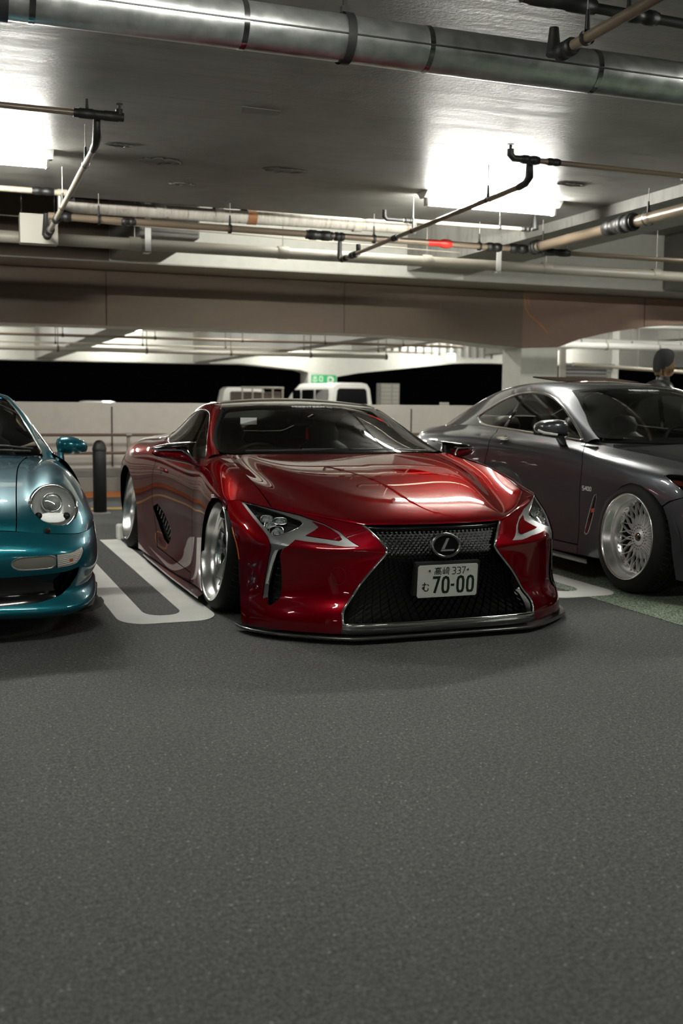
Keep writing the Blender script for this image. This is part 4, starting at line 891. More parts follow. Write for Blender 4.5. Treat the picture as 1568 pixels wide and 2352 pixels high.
# big figures 70-00
def big(ch,x0,w,y0=.13,h=.48,sw=.0135):
    for p in FONT[ch]: stroke(mb,[(x0+a*w,y0+b*h) for a,b in p],sw)
big('7',.25,.105);big('0',.42,.095);stroke(mb,[(.555,.36),(.615,.36)],.012);big('0',.67,.095);big('0',.835,.095)
for k,ch in enumerate('337'):
    for p in FONT[ch]: stroke(mb,[(.565+k*.082+a*.06,.70+b*.205) for a,b in p],.0042)
def kan(L,x0,y0,w,h,sw):
    for p in L: stroke(mb,[(x0+a*w,y0+b*h) for a,b in p],sw)
TAKA=[[(.5,1),(.5,.9)],[(0,.88),(1,.88)],[(.22,.76),(.22,.56)],[(.78,.76),(.78,.56)],[(.2,.76),(.8,.76)],[(.2,.57),(.8,.57)],[(.06,.0),(.06,.45)],[(.04,.44),(.96,.44)],[(.94,.45),(.94,.02),(.84,.02)],[(.28,.31),(.28,.1)],[(.72,.31),(.72,.1)],[(.26,.31),(.74,.31)],[(.26,.11),(.74,.11)]]
SAKI=[[(.17,.95),(.17,.12)],[(.02,.65),(.02,.12)],[(.32,.65),(.32,.05)],[(0,.12),(.34,.12)],[(.70,1),(.66,.84),(.48,.68)],[(.48,.86),(.94,.86)],[(.72,.84),(.95,.68)],[(.42,.58),(1,.58)],[(.86,.58),(.86,.02),(.74,.02)],[(.50,.42),(.50,.16)],[(.70,.42),(.70,.16)],[(.48,.43),(.72,.43)],[(.48,.17),(.72,.17)]]
MU=[[(.35,1),(.34,.62),(.33,.36),(.22,.25),(.10,.34),(.17,.48),(.32,.42),(.31,.2),(.42,.05),(.66,.02),(.84,.12),(.84,.36)],[(.06,.74),(.62,.76)],[(.74,.80),(.92,.60)]]
kan(TAKA,.272,.695,.115,.235,.0038);kan(SAKI,.41,.695,.115,.235,.0036);kan(MU,.072,.20,.125,.27,.0052)
mb.obj('lettering',M['ink'],plate,label='dark green plate characters')
mb=MB()
for x in(.19,.83): a,b=PX(x,.83);q=fo+pu*a+pw*b;mb.lathe([(0,.003),(.005,.0025),(.0065,0)],q,pn,14)
mb.obj('bolts',M['dark_chrome'],plate)
mb=MB();mb.ribbon(rimp,.003,fo,pu,pw,-.0008);mb.obj('rolled_edge',M['plate'],plate)
# lip
lipo=[(0,-.083),(.30,-.083),(.49,-.075),(.60,-.015),(.70,.06),(.79,.135),(.86,.21),(.915,.30),(.945,.385),(.95,.46)];lipi=[(.88,.46),(.5,.10),(0,.05)]
ring=[(-x,y) for x,y in lipo[::-1]]+lipo[1:]+[(x,y) for x,y in lipi]+[(-x,y) for x,y in lipi[::-1][1:]]
mb=MB();mb.prism(ring,(0,0,.020),(1,0,0),(0,1,0),.010);mb.tube([(x,y+.001,.026) for x,y in [(-x,y) for x,y in lipo[::-1]]+lipo[1:]],.0085,8);mb.obj('front_lip',M['carbon'],RC,label='glossy carbon front splitter')
# hood
region('hood',nH,[[.0,.02],[1,.02],[2,.02],[3,.02],[4,.02],[4.97,.02],[4.965,1],[4.965,2],[4.965,3],[4.965,4],[4.97,4.97],[4,4.98],[3,4.98],[2,4.98],[1,4.98],[0,4.98]],[],RED,RC,step=.03,res=(10,10),sym=True,rim=.018,label='candy red bonnet')
# side panels
ARF=[(.70,.60),(.765,.632),(.87,.650),(.97,.645),(1.07,.605),(1.15,.545),(1.22,.465),(1.275,.365),(1.308,.26),(1.315,.16),(1.308,.0)]
gyz=lambda P:P[:,1:3]
a1=nS.inv(ARF,gyz);a1=[tuple(p) for p in a1]
ARR=[(3.80+.47*math.cos(t),.28+.385*math.sin(t)) for t in np.linspace(PI,0,25)];ARR=[(3.30,.0),(3.315,.15)]+ARR[1:-1]+[(4.25,.15),(4.22,.0)]
a2=[tuple(p) for p in nS.inv(ARR,gyz)]
a1[-1]=(a1[-1][0],8);a2[0]=(a2[0][0],8);a2[-1]=(a2[-1][0],8)
gf=[(4.13,2.91),(4.297,3.33),(4.397,3.68),(4.47,4.3),(4.53,4.84),(4.55,6),(4.56,7.3)]  # door front gap
gr=[(7.05,.25),(7.15,1.6),(7.281,3.22),(7.366,3.74),(7.384,4.18),(7.45,5.06),(7.3,6),(7.0,7.0)]
sv=[(7.43,5.25),(7.13,5.05),(6.75,5.3),(6.45,5.66),(6.25,6.02),(6.22,6.40),(6.35,6.62),(6.665,6.47),(7.015,6.08),(7.282,5.64)]
gaptop=[(4.75,0.0)]
e=.010
for s in(-1,1):
    fend=[(0,0)]+[(x,0) for x in(.5,1,1.5,2,2.5,3,3.5,4,4.5,4.8)]+[(4.80,.9),(4.35,1.9)]+[(a-e,b) for a,b in gf]+[(4.56-e,8)]+[p for p in a1[::-1]]+[(0,3.55),(0,2),(0,1)]
    f_=region('fender',nS,fend,[],RED,RC,side=s,step=.025,res=(8,6),rim=.02)
    door=[(4.80+e,0),(5.4,0),(6,0),(6.6,0),(7.04,0)]+[(a-e,b) for a,b in gr]+[(4.56+e,7.3)]+[(a+e,b) for a,b in gf[::-1][1:]]+[(4.35+e,1.9),(4.80+e,.9)]
    d_=region('door',nS,door,[sv],RED,RC,side=s,step=.03,res=(8,6),rim=.02)
    q_=region('quarter_panel',nS,[(7.04+e,0),(8,0),(9,0),(10,0),(11,0),(12,0),(13,0),(14,0),(14,2),(14,4),(14,6),(14,8),(13,8),(12,8)]+a2[::-1]+[(8,8),(6,8),(4.56+e,8),(4.56+e,7.3+.05),(7.0+e,7.05)]+[(a+e,b) for a,b in gr[::-1][1:]],[],RED,RC,side=s,step=.03,res=(8,6),rim=.02)
    v_=region('side_scoop',nS,sv,[],M['black'],RC,side=s,off=-.03,rim=0,label='black side air scoop')
    for k in range(9):
        t=k/8;mb=MB();u=6.35+t*.95;vv=6.45-t*1.05;sweep_uv(mb,nS,[[u-.08,vv-.22],[u,vv-.02],[u+.03,vv+.1]],.008,.006,side=s,off=-.02);mb.obj('fin',M['dark_chrome'],v_)
    # handle and lock
    mb=MB();sweep_uv(mb,nS,[[6.35,3.25],[6.6,3.24],[6.85,3.22],[7.0,3.22]],.022,.006,side=s,off=0);mb.obj('door_handle',RED,d_)
    p,n=frame_at(nS,(6.8,3.42),s,.001);MB().lathe([(.014,.0),(.014,.002),(.011,.002)],p,n,20).obj('lock',M['redseam'],d_)
    # arch liners
    for cy,r,x0 in((.92,.44,.60),(3.78,.47,.58)):
        mb=MB();v=[];n_=20
        for x in(x0,.93):
            for k in range(n_+1): a=PI*k/n_;v.append((s*x,cy+r*math.cos(a),.24+(.42 if cy<2 else .40)*math.sin(a)))
        f=[(k,k+1,k+n_+2,k+n_+1) for k in range(n_)];mb.add(v,f,True);mb.add(v[:n_+1],[tuple(range(n_+1))]);mb.obj('wheel_arch_liner',M['black'],RC)
    # skirt
    mb=MB();mb.prism([(s*.90,1.33),(s*.995,1.16),(s*1.0,2.0),(s*.985,3.02),(s*.93,3.22),(s*.86,3.22),(s*.86,1.33)],(0,0,.040),(1,0,0),(0,1,0),.012);mb.obj('side_skirt',M['carbon'],RC,label='thin carbon sill blade')
    # wheels
    w=bpy.data.objects.new('wheel',None);COL.objects.link(w);w.parent=RC;wheel(w,(s*.934,1.024,.337),.284,.334,.245,math.radians(6.5),s,'spoke',depth=.085)
    w=bpy.data.objects.new('wheel',None);COL.objects.link(w);w.parent=RC;wheel(w,(s*.953,3.803,.337),.272,.332,.27,math.radians(8),s,'spoke',depth=.13)
    # greenhouse
    red=[(2.69,.0),(2.69,.24),(2.927,.63),(2.954,1.015),(2.75,1.7),(2.54,2.37),(2.37,2.9),(2.30,3.12),(2.10,4),(2.08,6),(2.06,7.2),(2.03,8.5),(1.2,8.85),(0,8.9),(0,10),(1,10),(2,10),(3,10),(4,10),(5,10)]+[(5,y) for y in(9,8,7,6,5,4,3,2,1,0)]+[(4,0),(3.3,0)]
    sg=[(4.90,.28),(4.25,.52),(3.62,1.44),(3.30,2.14),(3.13,3.0),(3.09,3.8),(3.09,4.86),(3.16,5.5),(3.5,6.25),(4.1,6.85),(4.9,6.4),(4.93,4),(4.93,2)]
    c_=region('pillar_rail',nG,red,[sg],RED,RC,side=s,step=.025,res=(7,6),rim=.02,label='red roof rail and pillars')
    region('pillar_lining',nG,red,[sg],M['darkint'],RC,side=s,step=.04,res=(6,5),rim=0,off=-.022)
    region('side_window',nG,sg,[],M['sideglass'],RC,side=s,off=-.006,rim=0,res=(7,6))
    mb=MB();L=smooth_loop(sg,2);sweep_uv(mb,nG,L,.010,.004,side=s,closed=True,off=-.004);mb.obj('window_trim',M['dark_chrome'],c_)
    bl=[(2.50,.12),(2.66,.26),(2.90,.63),(2.93,1.015),(2.73,1.7),(2.52,2.37),(2.35,2.9),(2.27,3.10),(2.14,2.93),(2.2,2.75),(2.28,2.31),(2.43,1.71),(2.53,.91),(2.60,.39)]
    region('pillar_trim',nG,bl,[],M['gloss_black'],RC,side=s,off=.0,rim=.01,step=.02,res=(8,6))
    # mirror
    mr=bpy.data.objects.new('door_mirror',None);COL.objects.link(mr);mr.parent=RC
    sec=lambda x,y0,y1,z0,z1,p=2.6:ell(((x)*s,(y0+y1)/2,(z0+z1)/2),(0,1,0),(0,0,1),(y1-y0)/2,(z1-z0)/2,20,p)
    mb=MB();loft(mb,[sec(1.122,1.87,1.90,.848,.862),sec(1.112,1.84,1.94,.832,.872),sec(1.06,1.80,1.97,.815,.878),sec(.99,1.77,1.975,.798,.876),sec(.93,1.74,1.96,.785,.868),sec(.905,1.70,1.9,.778,.84),sec(.885,1.66,1.8,.77,.80)]);mb.obj('housing',RED,mr)
    mb=MB();loft(mb,[sec(1.124,1.88,1.92,.878,.886),sec(1.10,1.83,1.95,.876,.894),sec(1.03,1.79,1.98,.878,.909),sec(.95,1.78,1.99,.884,.918),sec(.89,1.80,1.99,.905,.922),sec(.842,1.86,1.95,.918,.922)]);mb.obj('wing',M['gloss_black'],mr,label='gloss black top wing')
    mb=MB();mb.tube([(s*1.112,1.835,.873),(s*1.04,1.795,.876),(s*.955,1.765,.872),(s*.915,1.72,.84),(s*.885,1.66,.80)],.006,8);mb.obj('chrome_line',M['chrome'],mr)
    mb=MB();loft(mb,[ell((s*.945,1.88,.893),(0,1,0),(1,0,0),.07,.045,14),ell((s*.92,1.86,.86),(0,1,0),(1,0,0),.07,.034,14),ell((s*.888,1.80,.80),(0,1,0),(1,0,0),.07,.018,14),ell((s*.868,1.74,.765),(0,1,0),(1,0,0),.06,.016,14)]);mb.obj('stalk',M['gloss_black'],mr)
# glass and roof
WSo=[(0,.03),(1,.03),(2.0,.04),(2.35,.09),(2.5,.15),(2.60,.39),(2.53,.91),(2.43,1.71),(2.28,2.31),(2.2,2.75),(2.1,2.95),(1.9,3.02),(1,3.02),(0,3.02)]
WSi=[(0,.16),(1,.16),(1.9,.17),(2.2,.23),(2.36,.5),(2.33,.95),(2.25,1.71),(2.14,2.31),(2.07,2.62),(1.9,2.74),(1,2.76),(0,2.76)]
region('windscreen',nG,WSo,[],M['glass'],RC,off=.0,rim=0,sym=True,res=(8,8))
L=[p for p in WSo]+[p for p in WSi[::-1]]
region('windscreen_edge',nG,L,[],M['black'],RC,off=-.003,rim=0,sym=True,res=(8,10),step=.025,label='black printed windscreen border')
region('roof',nG,[(0,3.04),(1,3.04),(1.9,3.04),(2.12,2.97),(2.28,3.14),(2.08,4),(2.06,5),(2.06,6),(2.0,6.35),(1.5,6.45),(0,6.5)],[],M['gloss_black'],RC,sym=True,rim=.015,res=(8,8),label='gloss black roof panel')
for s in(-1,1):
    mb=MB();sweep_uv(mb,nG,[(2.32,3.0),(2.27,3.2),(2.09,4),(2.07,5),(2.07,6)],.008,.005,side=s);mb.obj('roof_trim',M['dark_chrome'],RC)
region('rear_window',nG,[(0,6.52),(1.5,6.47),(2.0,6.37),(2.05,7.2),(2.01,8.48),(1.2,8.83),(0,8.88)],[],M['sideglass2'],RC,rim=0,sym=True)
region('headliner',nG,[(0,3.04),(1.9,3.04),(2.2,3.1),(2.06,4),(2.06,5),(2.0,6.35),(0,6.5)],[],M['darkint'],RC,sym=True,rim=0,off=-.03,res=(5,5))
# interior
MB().box(-.60,.60,.32,1.5,.08,.52,.03).box(-.86,.86,.5,1.45,.50,.60,.03).obj('engine_light_block',M['black'],RC)  # hidden black boxes added to stop light leaking through the body
MB().box(-.60,.60,1.5,4.45,.07,.22).box(-.85,.85,1.45,1.50,.2,.80).box(-.80,-.76,1.5,3.2,.1,.76).box(.76,.80,1.5,3.2,.1,.76).box(-.6,.6,3.2,4.6,.2,.78).obj('cabin_tub',M['darkint'],RC)
mb=MB();loft(mb,[[(x,1.46+.09*abs(x),.845) for x in(-.70,-.4,0,.4,.70)]+[(x,1.46,.6) for x in(.70,.4,0,-.4,-.70)],[(x,1.75,.862+(.035 if abs(x+.37)<.1 else 0)) for x in(-.74,-.4,0,.4,.74)]+[(x,1.75,.5) for x in(.74,.4,0,-.4,-.74)],[(x,1.95,.85+(.02 if abs(x+.4)<.1 else 0)) for x in(-.74,-.4,0,.4,.74)]+[(x,1.95,.5) for x in(.74,.4,0,-.4,-.74)],[(x,2.0,.78) for x in(-.74,-.4,0,.4,.74)]+[(x,2.0,.5) for x in(.74,.4,0,-.4,-.74)]]);mb.obj('dashboard',M['darkint'],RC)
def seat(par,x,y,z,w=.26,h=.62,lean=.22):
    st=bpy.data.objects.new('seat',None);COL.objects.link(st);st.parent=par;st.location=(x,y,z)
    mb=MB();loft(mb,[ell((0,.0,.12),(1,0,0),(0,1,0),w*.95,.09,24,3),ell((0,.05,.3),(1,0,0),(0,1,0),w,.10,24,3),ell((0,.12,.48),(1,0,0),(0,1,0),w*.95,.085,24,3),ell((0,.16,.60),(1,0,0),(0,1,0),w*.72,.07,24,2.6),ell((0,.17,.64),(1,0,0),(0,1,0),w*.45,.055,24,2.4)]);mb.obj('backrest',M['leather'],st)
    mb=MB();loft(mb,[ell((0,.17,.60),(1,0,0),(0,1,0),.10,.05,20,3),ell((0,.17,.70),(1,0,0),(0,1,0),.125,.055,20,3),ell((0,.18,.76),(1,0,0),(0,1,0),.10,.045,20,2.6),ell((0,.18,.775),(1,0,0),(0,1,0),.05,.025,20)]);mb.obj('headrest',M['leather'],st)
    MB().box(-w,w,-.45,.06,0,.14,.04).obj('cushion',M['leather'],st);return st
for x in(-.37,.37): seat(RC,x,2.72,.25)
sw=bpy.data.objects.new('steering_wheel',None);COL.objects.link(sw);sw.parent=RC
ax=Vector((0,.88,.47)).normalized();u_=Vector((1,0,0));w_=ax.cross(u_).normalized();c0=Vector((-.375,2.14,.745))
MB().tube(ell(c0,u_,w_,.175,.175,36),.014,10,closed=True).obj('rim',M['leather'],sw);MB().tube([c0-u_*.17,c0+u_*.17],.016,8).lathe([(0,.03),(.06,.02),(.07,-.02)],c0,-ax,20).obj('spokes',M['darkint'],sw)
mb=MB();loft(mb,[ell((-.05,2.165,1.05),(0,.2,1),(0,1,-.2),.001,.001,16),ell((-.135,2.17,1.05),(0,.2,1),(0,1,-.2),.026,.012,16,3),ell((-.05,2.16,1.05),(0,.2,1),(0,1,-.2),.032,.016,16,3),ell((.04,2.17,1.05),(0,.2,1),(0,1,-.2),.026,.012,16,3)]);mb.tube([(-.05,2.16,1.06),(-.04,2.1,1.12)],.012,8);mb.obj('rear_view_mirror',M['gloss_black'],RC)
MB().box(-.012,.006,2.15,2.152,.925,1.01).obj('hanging_tag',M['redpaint'],RC,label='small orange red hanging tag')
MB().box(-.52,-.41,1.98,1.984,1.03,1.075).obj('inspection_card',M['fixture'],RC);MB().box(-.52,.10,1.9,1.96,1.04,1.06).obj('x',M['black'],RC) if 0 else None
p,n=frame_at(nG,(.05,2.70),1,.003);uy=(Vector((0,.93,.36))-n*n.dot(Vector((0,.93,.36)))).normalized();mb=MB();text(mb,'MOONTECH',Vector((-.125,p.y-.005,p.z)),Vector((1,0,0)),uy,.022,.021,.0055,.0085);mb.ribbon([(.245,.004),(.262,-.006),(.28,-.012)],.006,Vector((-.125,p.y-.005,p.z)),Vector((1,0,0)),uy,.002);mb.obj('windscreen_lettering',M['sticker'],RC)
mb=MB();mb.tube([(.14,2.26,1.163),(.30,2.12,1.13),(.345,1.86,1.03),(.40,1.62,.935),(.43,1.50,.885)],.006,8);mb.obj('wiper',M['black'],RC) if 0 else None
mb=MB();mb.tube([(.62,1.56,.868),(.25,1.50,.882),(-.25,1.49,.884)],.008,8);mb.tube([(.05,1.48,.875),(-.3,1.49,.88),(-.60,1.56,.875)],.008,8);mb.obj('wipers',M['black'],RC)
# tail
MB().box(-.75,.75,4.715,4.73,.62,.70,.01).obj('tail_lamp_bar',M['redpaint'],RC)
# graphite coupe
def _rw(*p): return list(p)
QS=[
[(0,.12,.70),(.45,.18,.71),(.66,.28,.75),(.68,.42,.805),(.70,.85,.855),(.715,1.25,.885),(.765,1.56,.922),(.765,2.1,.945),(.76,2.6,.972),(.755,3.1,.995),(.74,3.5,1.0),(.72,3.9,.985),(.68,4.3,.965),(.55,4.6,.93),(0,4.66,.93)],
[(0,.06,.65),(.45,.11,.66),(.71,.25,.71),(.775,.42,.785),(.79,.85,.835),(.80,1.25,.865),(.83,1.6,.90),(.825,2.1,.922),(.825,2.6,.945),(.82,3.1,.965),(.81,3.5,.965),(.79,3.9,.955),(.74,4.3,.94),(.58,4.62,.90),(0,4.68,.90)],
[(0,.03,.58),(.46,.08,.60),(.75,.25,.66),(.86,.42,.755),(.885,.85,.803),(.885,1.25,.835),(.88,1.6,.86),(.885,2.1,.877),(.89,2.6,.895),(.895,3.1,.915),(.895,3.5,.92),(.87,3.9,.91),(.81,4.3,.89),(.61,4.64,.84),(0,4.71,.84)],
[(0,.01,.50),(.47,.06,.52),(.77,.24,.58),(.893,.42,.68),(.922,.85,.725),(.912,1.25,.755),(.898,1.6,.775),(.898,2.1,.79),(.902,2.6,.80),(.912,3.1,.81),(.922,3.5,.815),(.905,3.9,.80),(.845,4.3,.79),(.63,4.66,.72),(0,4.72,.72)],
[(0,.0,.40),(.47,.05,.42),(.78,.23,.46),(.905,.42,.56),(.932,.85,.62),(.922,1.25,.62),(.905,1.6,.60),(.90,2.1,.60),(.903,2.6,.60),(.915,3.1,.60),(.935,3.5,.62),(.925,3.9,.62),(.86,4.3,.60),(.64,4.66,.58),(0,4.73,.58)],
[(0,.01,.30),(.47,.05,.30),(.79,.22,.34),(.91,.42,.40),(.932,.85,.45),(.918,1.25,.42),(.895,1.6,.40),(.885,2.1,.40),(.888,2.6,.40),(.905,3.1,.40),(.932,3.5,.44),(.925,3.9,.44),(.865,4.3,.42),(.64,4.66,.42),(0,4.73,.42)],
[(0,.02,.21),(.47,.05,.21),(.79,.21,.22),(.91,.40,.26),(.925,.85,.28),(.92,1.25,.27),(.90,1.6,.26),(.895,2.1,.26),(.898,2.6,.26),(.91,3.1,.26),(.925,3.5,.27),(.915,3.9,.27),(.86,4.3,.26),(.64,4.64,.27),(0,4.71,.27)],
[(0,.04,.14),(.47,.06,.14),(.78,.21,.14),(.90,.38,.15),(.91,.85,.17),(.915,1.25,.17),(.915,1.6,.16),(.91,2.1,.16),(.91,2.6,.16),(.912,3.1,.16),(.915,3.5,.17),(.90,3.9,.17),(.84,4.3,.18),(.62,4.62,.19),(0,4.69,.19)]]
QG=[
[(0,1.22,.93),(.40,1.27,.935),(.70,1.43,.945),(.745,1.50,.947),(.762,1.54,.938),(.775,1.56,.922)],
[(0,1.5,1.08),(.36,1.55,1.08),(.645,1.77,1.095),(.71,1.80,1.055),(.745,1.77,1.0),(.775,1.76,.93)],
[(0,1.8,1.22),(.34,1.85,1.215),(.585,2.0,1.205),(.665,2.03,1.165),(.73,2.02,1.06),(.775,2.0,.94)],
[(0,2.1,1.32),(.32,2.14,1.315),(.52,2.22,1.30),(.62,2.32,1.265),(.715,2.28,1.10),(.772,2.28,.952)],
[(0,2.4,1.36),(.31,2.42,1.35),(.515,2.48,1.335),(.612,2.54,1.295),(.705,2.55,1.12),(.768,2.55,.968)],
[(0,2.8,1.375),(.31,2.8,1.365),(.51,2.82,1.345),(.605,2.84,1.30),(.695,2.85,1.13),(.762,2.85,.983)],
[(0,3.2,1.355),(.30,3.2,1.345),(.50,3.2,1.315),(.60,3.2,1.255),(.68,3.2,1.12),(.755,3.2,.998)],
[(0,3.6,1.28),(.30,3.6,1.27),(.49,3.6,1.235),(.59,3.6,1.16),(.665,3.6,1.08),(.742,3.55,1.0)],
[(0,4.0,1.16),(.29,4.0,1.15),(.50,4.0,1.11),(.57,3.98,1.06),(.645,3.95,1.01),(.712,3.9,.983)],
[(0,4.3,1.04),(.28,4.3,1.035),(.48,4.3,1.01),(.55,4.28,.985),(.61,4.26,.968),(.68,4.2,.963)],
[(0,4.64,.95),(.2,4.64,.95),(.35,4.63,.945),(.43,4.62,.94),(.50,4.60,.935),(.55,4.58,.93)]]
QH=[
[(0,.12,.70),(.22,.14,.705),(.45,.18,.71),(.66,.28,.75)],
[(0,.20,.745),(.23,.21,.75),(.46,.25,.75),(.672,.36,.782)],
[(0,.45,.81),(.26,.45,.812),(.48,.48,.80),(.685,.55,.823)],
[(0,.85,.875),(.28,.85,.872),(.50,.85,.855),(.70,.87,.857)],
[(0,1.20,.925),(.33,1.23,.92),(.55,1.30,.90),(.713,1.38,.893)]]

# ---------------- graphite coupe
QC=thing('coupe','graphite grey coupe with deep dish mesh wheels, parked right of the red car','car',(4.97,4.87,.004))
qS,qG,qH=Net(QS),Net(QG),Net(QH);GRP=M['graphite']
QARCH=[(4.72,8)]+[(4.75,7.0),(4.747,5.819),(4.703,5.033),(4.505,4.344),(4.183,3.596),(3.965,3.30),(3.745,3.292),(3.451,3.601),(3.268,3.939),(3.10,4.422),(3.0,5.087),(2.97,6.056),(2.96,7.0)]
ar=[(3.63+.42*math.cos(t),.34+.37*math.sin(t)) for t in np.linspace(PI,0,21)];QAR=[tuple(p) for p in qS.inv([(3.20,.10)]+ar+[(4.06,.10)],gyz)]
QAR[0]=(QAR[0][0],7);QAR[-1]=(QAR[-1][0],7)
qdf=[(6.03,0),(5.651,1.588),(5.50,2.75),(5.49,3.46),(5.515,4.03),(5.53,6.3)]
qdr=[(8.55,0),(8.36,1.0),(8.315,2.14),(8.33,2.83),(8.39,3.33),(8.43,3.69),(8.45,4.6),(8.4,5.6),(8.2,6.3)]
e=.010
QVENT=[(4.975,4.15),(4.875,4.15),(4.985,4.75),(5.10,5.30),(5.20,5.72),(5.31,5.60),(5.22,5.1),(5.10,4.6)]
for s in(-1,1):
    seam=[(3.24,3.95),(3.10,3.62),(2.80,3.15),(2.55,2.9)]
    hl=[(3.34,2.22),(3.28,1.97),(3.04,1.60),(2.7,1.35),(2.3,1.3),(1.75,1.5),(1.6,2.2),(2.0,2.6),(2.45,2.85),(2.8,2.82),(3.1,2.52)]
    fen=[(2.0,0),(3,0),(4,0),(5,0),(5.6,0)]+[(6.03-e,0)]+[(a-e,b) for a,b in qdf[1:]]+[(5.52,7),(4.75,7)]+QARCH[2:10]+[(3.24,3.95)]+[(3.10,3.62),(2.80,3.15),(2.72,2.83)]+[(3.1,2.54),(3.345,2.24),(3.29,1.94),(3.04,1.57),(2.7,1.32),(2.3,1.26),(1.9,.9)]
    region('fender',qS,fen,[QVENT],GRP,QC,side=s,step=.03,res=(8,6),rim=.02)
    bum=[(0,.0),(1,.0),(1.97,0),(1.85,.9),(1.70,1.5),(1.56,2.2),(2.0,2.65),(2.45,2.9),(2.72,2.88),(2.79,3.17),(3.08,3.66),(3.22,3.98),(3.09,4.45),(3.0,5.087),(2.97,6.056),(2.96,7),(2,7),(1,7),(0,7),(0,5.6),(.85,5.5),(1.0,3.0),(.8,2.0),(0,2.0)]
    b_=region('bumper',qS,bum,[],GRP,QC,side=s,step=.03,res=(8,6),rim=.02)
    region('headlamp',qS,hl,[],M['clear'],QC,side=s,rim=0,res=(8,8),off=.001)
    region('headlamp_tray',qS,hl,[],M['housing'],QC,side=s,off=-.04,rim=0,res=(8,8));region('turn_reflector',qS,[(3.2,2.25),(3.0,2.0),(2.9,2.45),(3.02,2.55)],[],M['amberred'],QC,side=s,off=-.025,rim=.01,res=(8,8),label='dark red side reflector in the headlamp')
    mb=MB();sweep_uv(mb,qS,smooth_loop(hl,1),.006,.002,side=s,closed=True);mb.obj('headlamp_edge',M['chrome'],QC)
    dr=[(6.03+e,0),(7,0),(8,0),(8.55-e,0)]+[(a-e,b) for a,b in qdr[1:]]+[(5.53+e,6.3)]+[(a+e,b) for a,b in qdf[::-1][1:]][0:5]
    d_=region('door',qS,dr,[],GRP,QC,side=s,step=.03,res=(8,6),rim=.02)
    region('quarter_panel',qS,[(8.55+e,0),(9,0),(10,0),(11,0),(12,0),(13,0),(14,0),(14,2),(14,4),(14,6),(14,7),(13,7),(12,7)]+QAR[::-1]+[(8.7,7),(5.53,7),(5.53+e,6.36),(8.2+e,6.36)]+[(a+e,b) for a,b in qdr[::-1][1:]],[],GRP,QC,side=s,step=.035,res=(7,5),rim=.02)
    region('fender_vent',qS,QVENT,[],M['gloss_black'],QC,side=s,off=-.004,rim=.01,step=.01,res=(12,8),label='slim vertical fender vent')
    mb=MB();sweep_uv(mb,qS,smooth_loop(QVENT,1),.006,.004,side=s,closed=True,off=0);mb.obj('vent_trim',M['chrome'],QC)
    region('vent_stripe',qS,[(4.99,4.62),(4.96,4.72),(5.07,4.78),(5.08,4.66)],[],M['redpaint'],QC,side=s,off=.001,rim=.002,step=.01,res=(12,8),label='red stripe in the fender vent')
    region('vent_trim',qS,[(5.10,5.0),(5.22,5.15),(5.30,5.58),(5.20,5.70),(5.08,5.25)],[],M['dark_chrome'],QC,side=s,off=.002,rim=.002,step=.01,res=(12,8),label='bright lower end of the fender vent')
    # handle
    p,n=frame_at(qS,(7.9,1.86),s,.02);u_=Vector((0,1,0));w_=n.cross(u_).normalized()
    mb=MB();loft(mb,[ell(p+n*.012,u_,w_,.085,.011,20),ell(p+n*.004,u_,w_,.10,.016,20),ell(p-n*.010,u_,w_,.085,.012,20)]);mb.lathe([(0,0),(.03,-.004),(.04,.004)],p-n*.02-w_*.0,n,20);mb.obj('door_handle',M['chrome'],d_)
    p,n=frame_at(qS,(5.22,3.95),s,.002);u_=Vector((0,-1 if s<0 else 1,0));w_=Vector((0,0,1));mb=MB();text(mb,'S400',p-u_*(-.0)-Vector((0,0,.012))+u_*-.06,u_,w_,.026,.020,.0045,.008);mb.obj('fender_badge',M['sticker'],QC)
    MB().prism([(s*.86,1.33),(s*.955,1.25),(s*.955,3.15),(s*.86,3.15)],(0,0,.125),(1,0,0),(0,1,0),.03).obj('side_skirt',M['gloss_black'],QC)
    for cy,r,x0 in((.80,.44,.60),(3.63,.44,.60)):
        mb=MB();v=[];n_=20
        for x in(x0,.905):
            for k in range(n_+1): a=PI*k/n_;v.append((s*x,cy+r*math.cos(a),.30+.40*math.sin(a)))
        mb.add(v,[(k,k+1,k+n_+2,k+n_+1) for k in range(n_)],True);mb.add(v[:n_+1],[tuple(range(n_+1))]);mb.obj('wheel_arch_liner',M['black'],QC)
    for cy in(.827,3.65):
        w=bpy.data.objects.new('wheel',None);COL.objects.link(w);w.parent=QC;wheel(w,(s*.952,cy,.358),.272,.354,.26,math.radians(3.3),s,'mesh',depth=.105)
        if cy<1 and s<0:
            mb=MB();MB_=text(mb,'BBS',Vector((s*(.952-.105+.0235),cy+.019,.358-.006)),Vector((0,-1,0)),Vector((0,0,1)),.012,.009,.0028,.004,th=.0015);mb.obj('cap_lettering',M['gold'],w)
    qg=[(4.88,.30),(4.2,.55),(3.35,1.05),(3.12,1.75),(3.06,2.43),(3.06,3.1),(3.10,4.0),(3.25,5.0),(3.6,5.8),(4.3,6.45),(4.68,6.15),(4.95,5.8),(4.95,4.7),(4.94,3),(4.94,1.5)]
    sh=[(2.52,.0),(2.52,.18),(2.12,1.145),(2.02,2.04),(2.0,2.80),(2.0,4),(2.0,5),(2.0,6.3),(2.0,7),(1.9,8.6),(0,8.8),(0,10),(1,10),(2,10),(3,10),(4,10),(5,10)]+[(5,y) for y in range(9,-1,-1)]+[(4,0),(3.3,0)]
    c_=region('side_frame',qG,sh,[qg],GRP,QC,side=s,step=.025,res=(7,6),rim=.02)
    region('pillar_lining',qG,sh,[qg],M['darkint'],QC,side=s,step=.04,res=(5,5),rim=0,off=-.022)
    region('side_window',qG,qg,[],M['sideglass2'],QC,side=s,off=-.005,rim=0,res=(7,6))
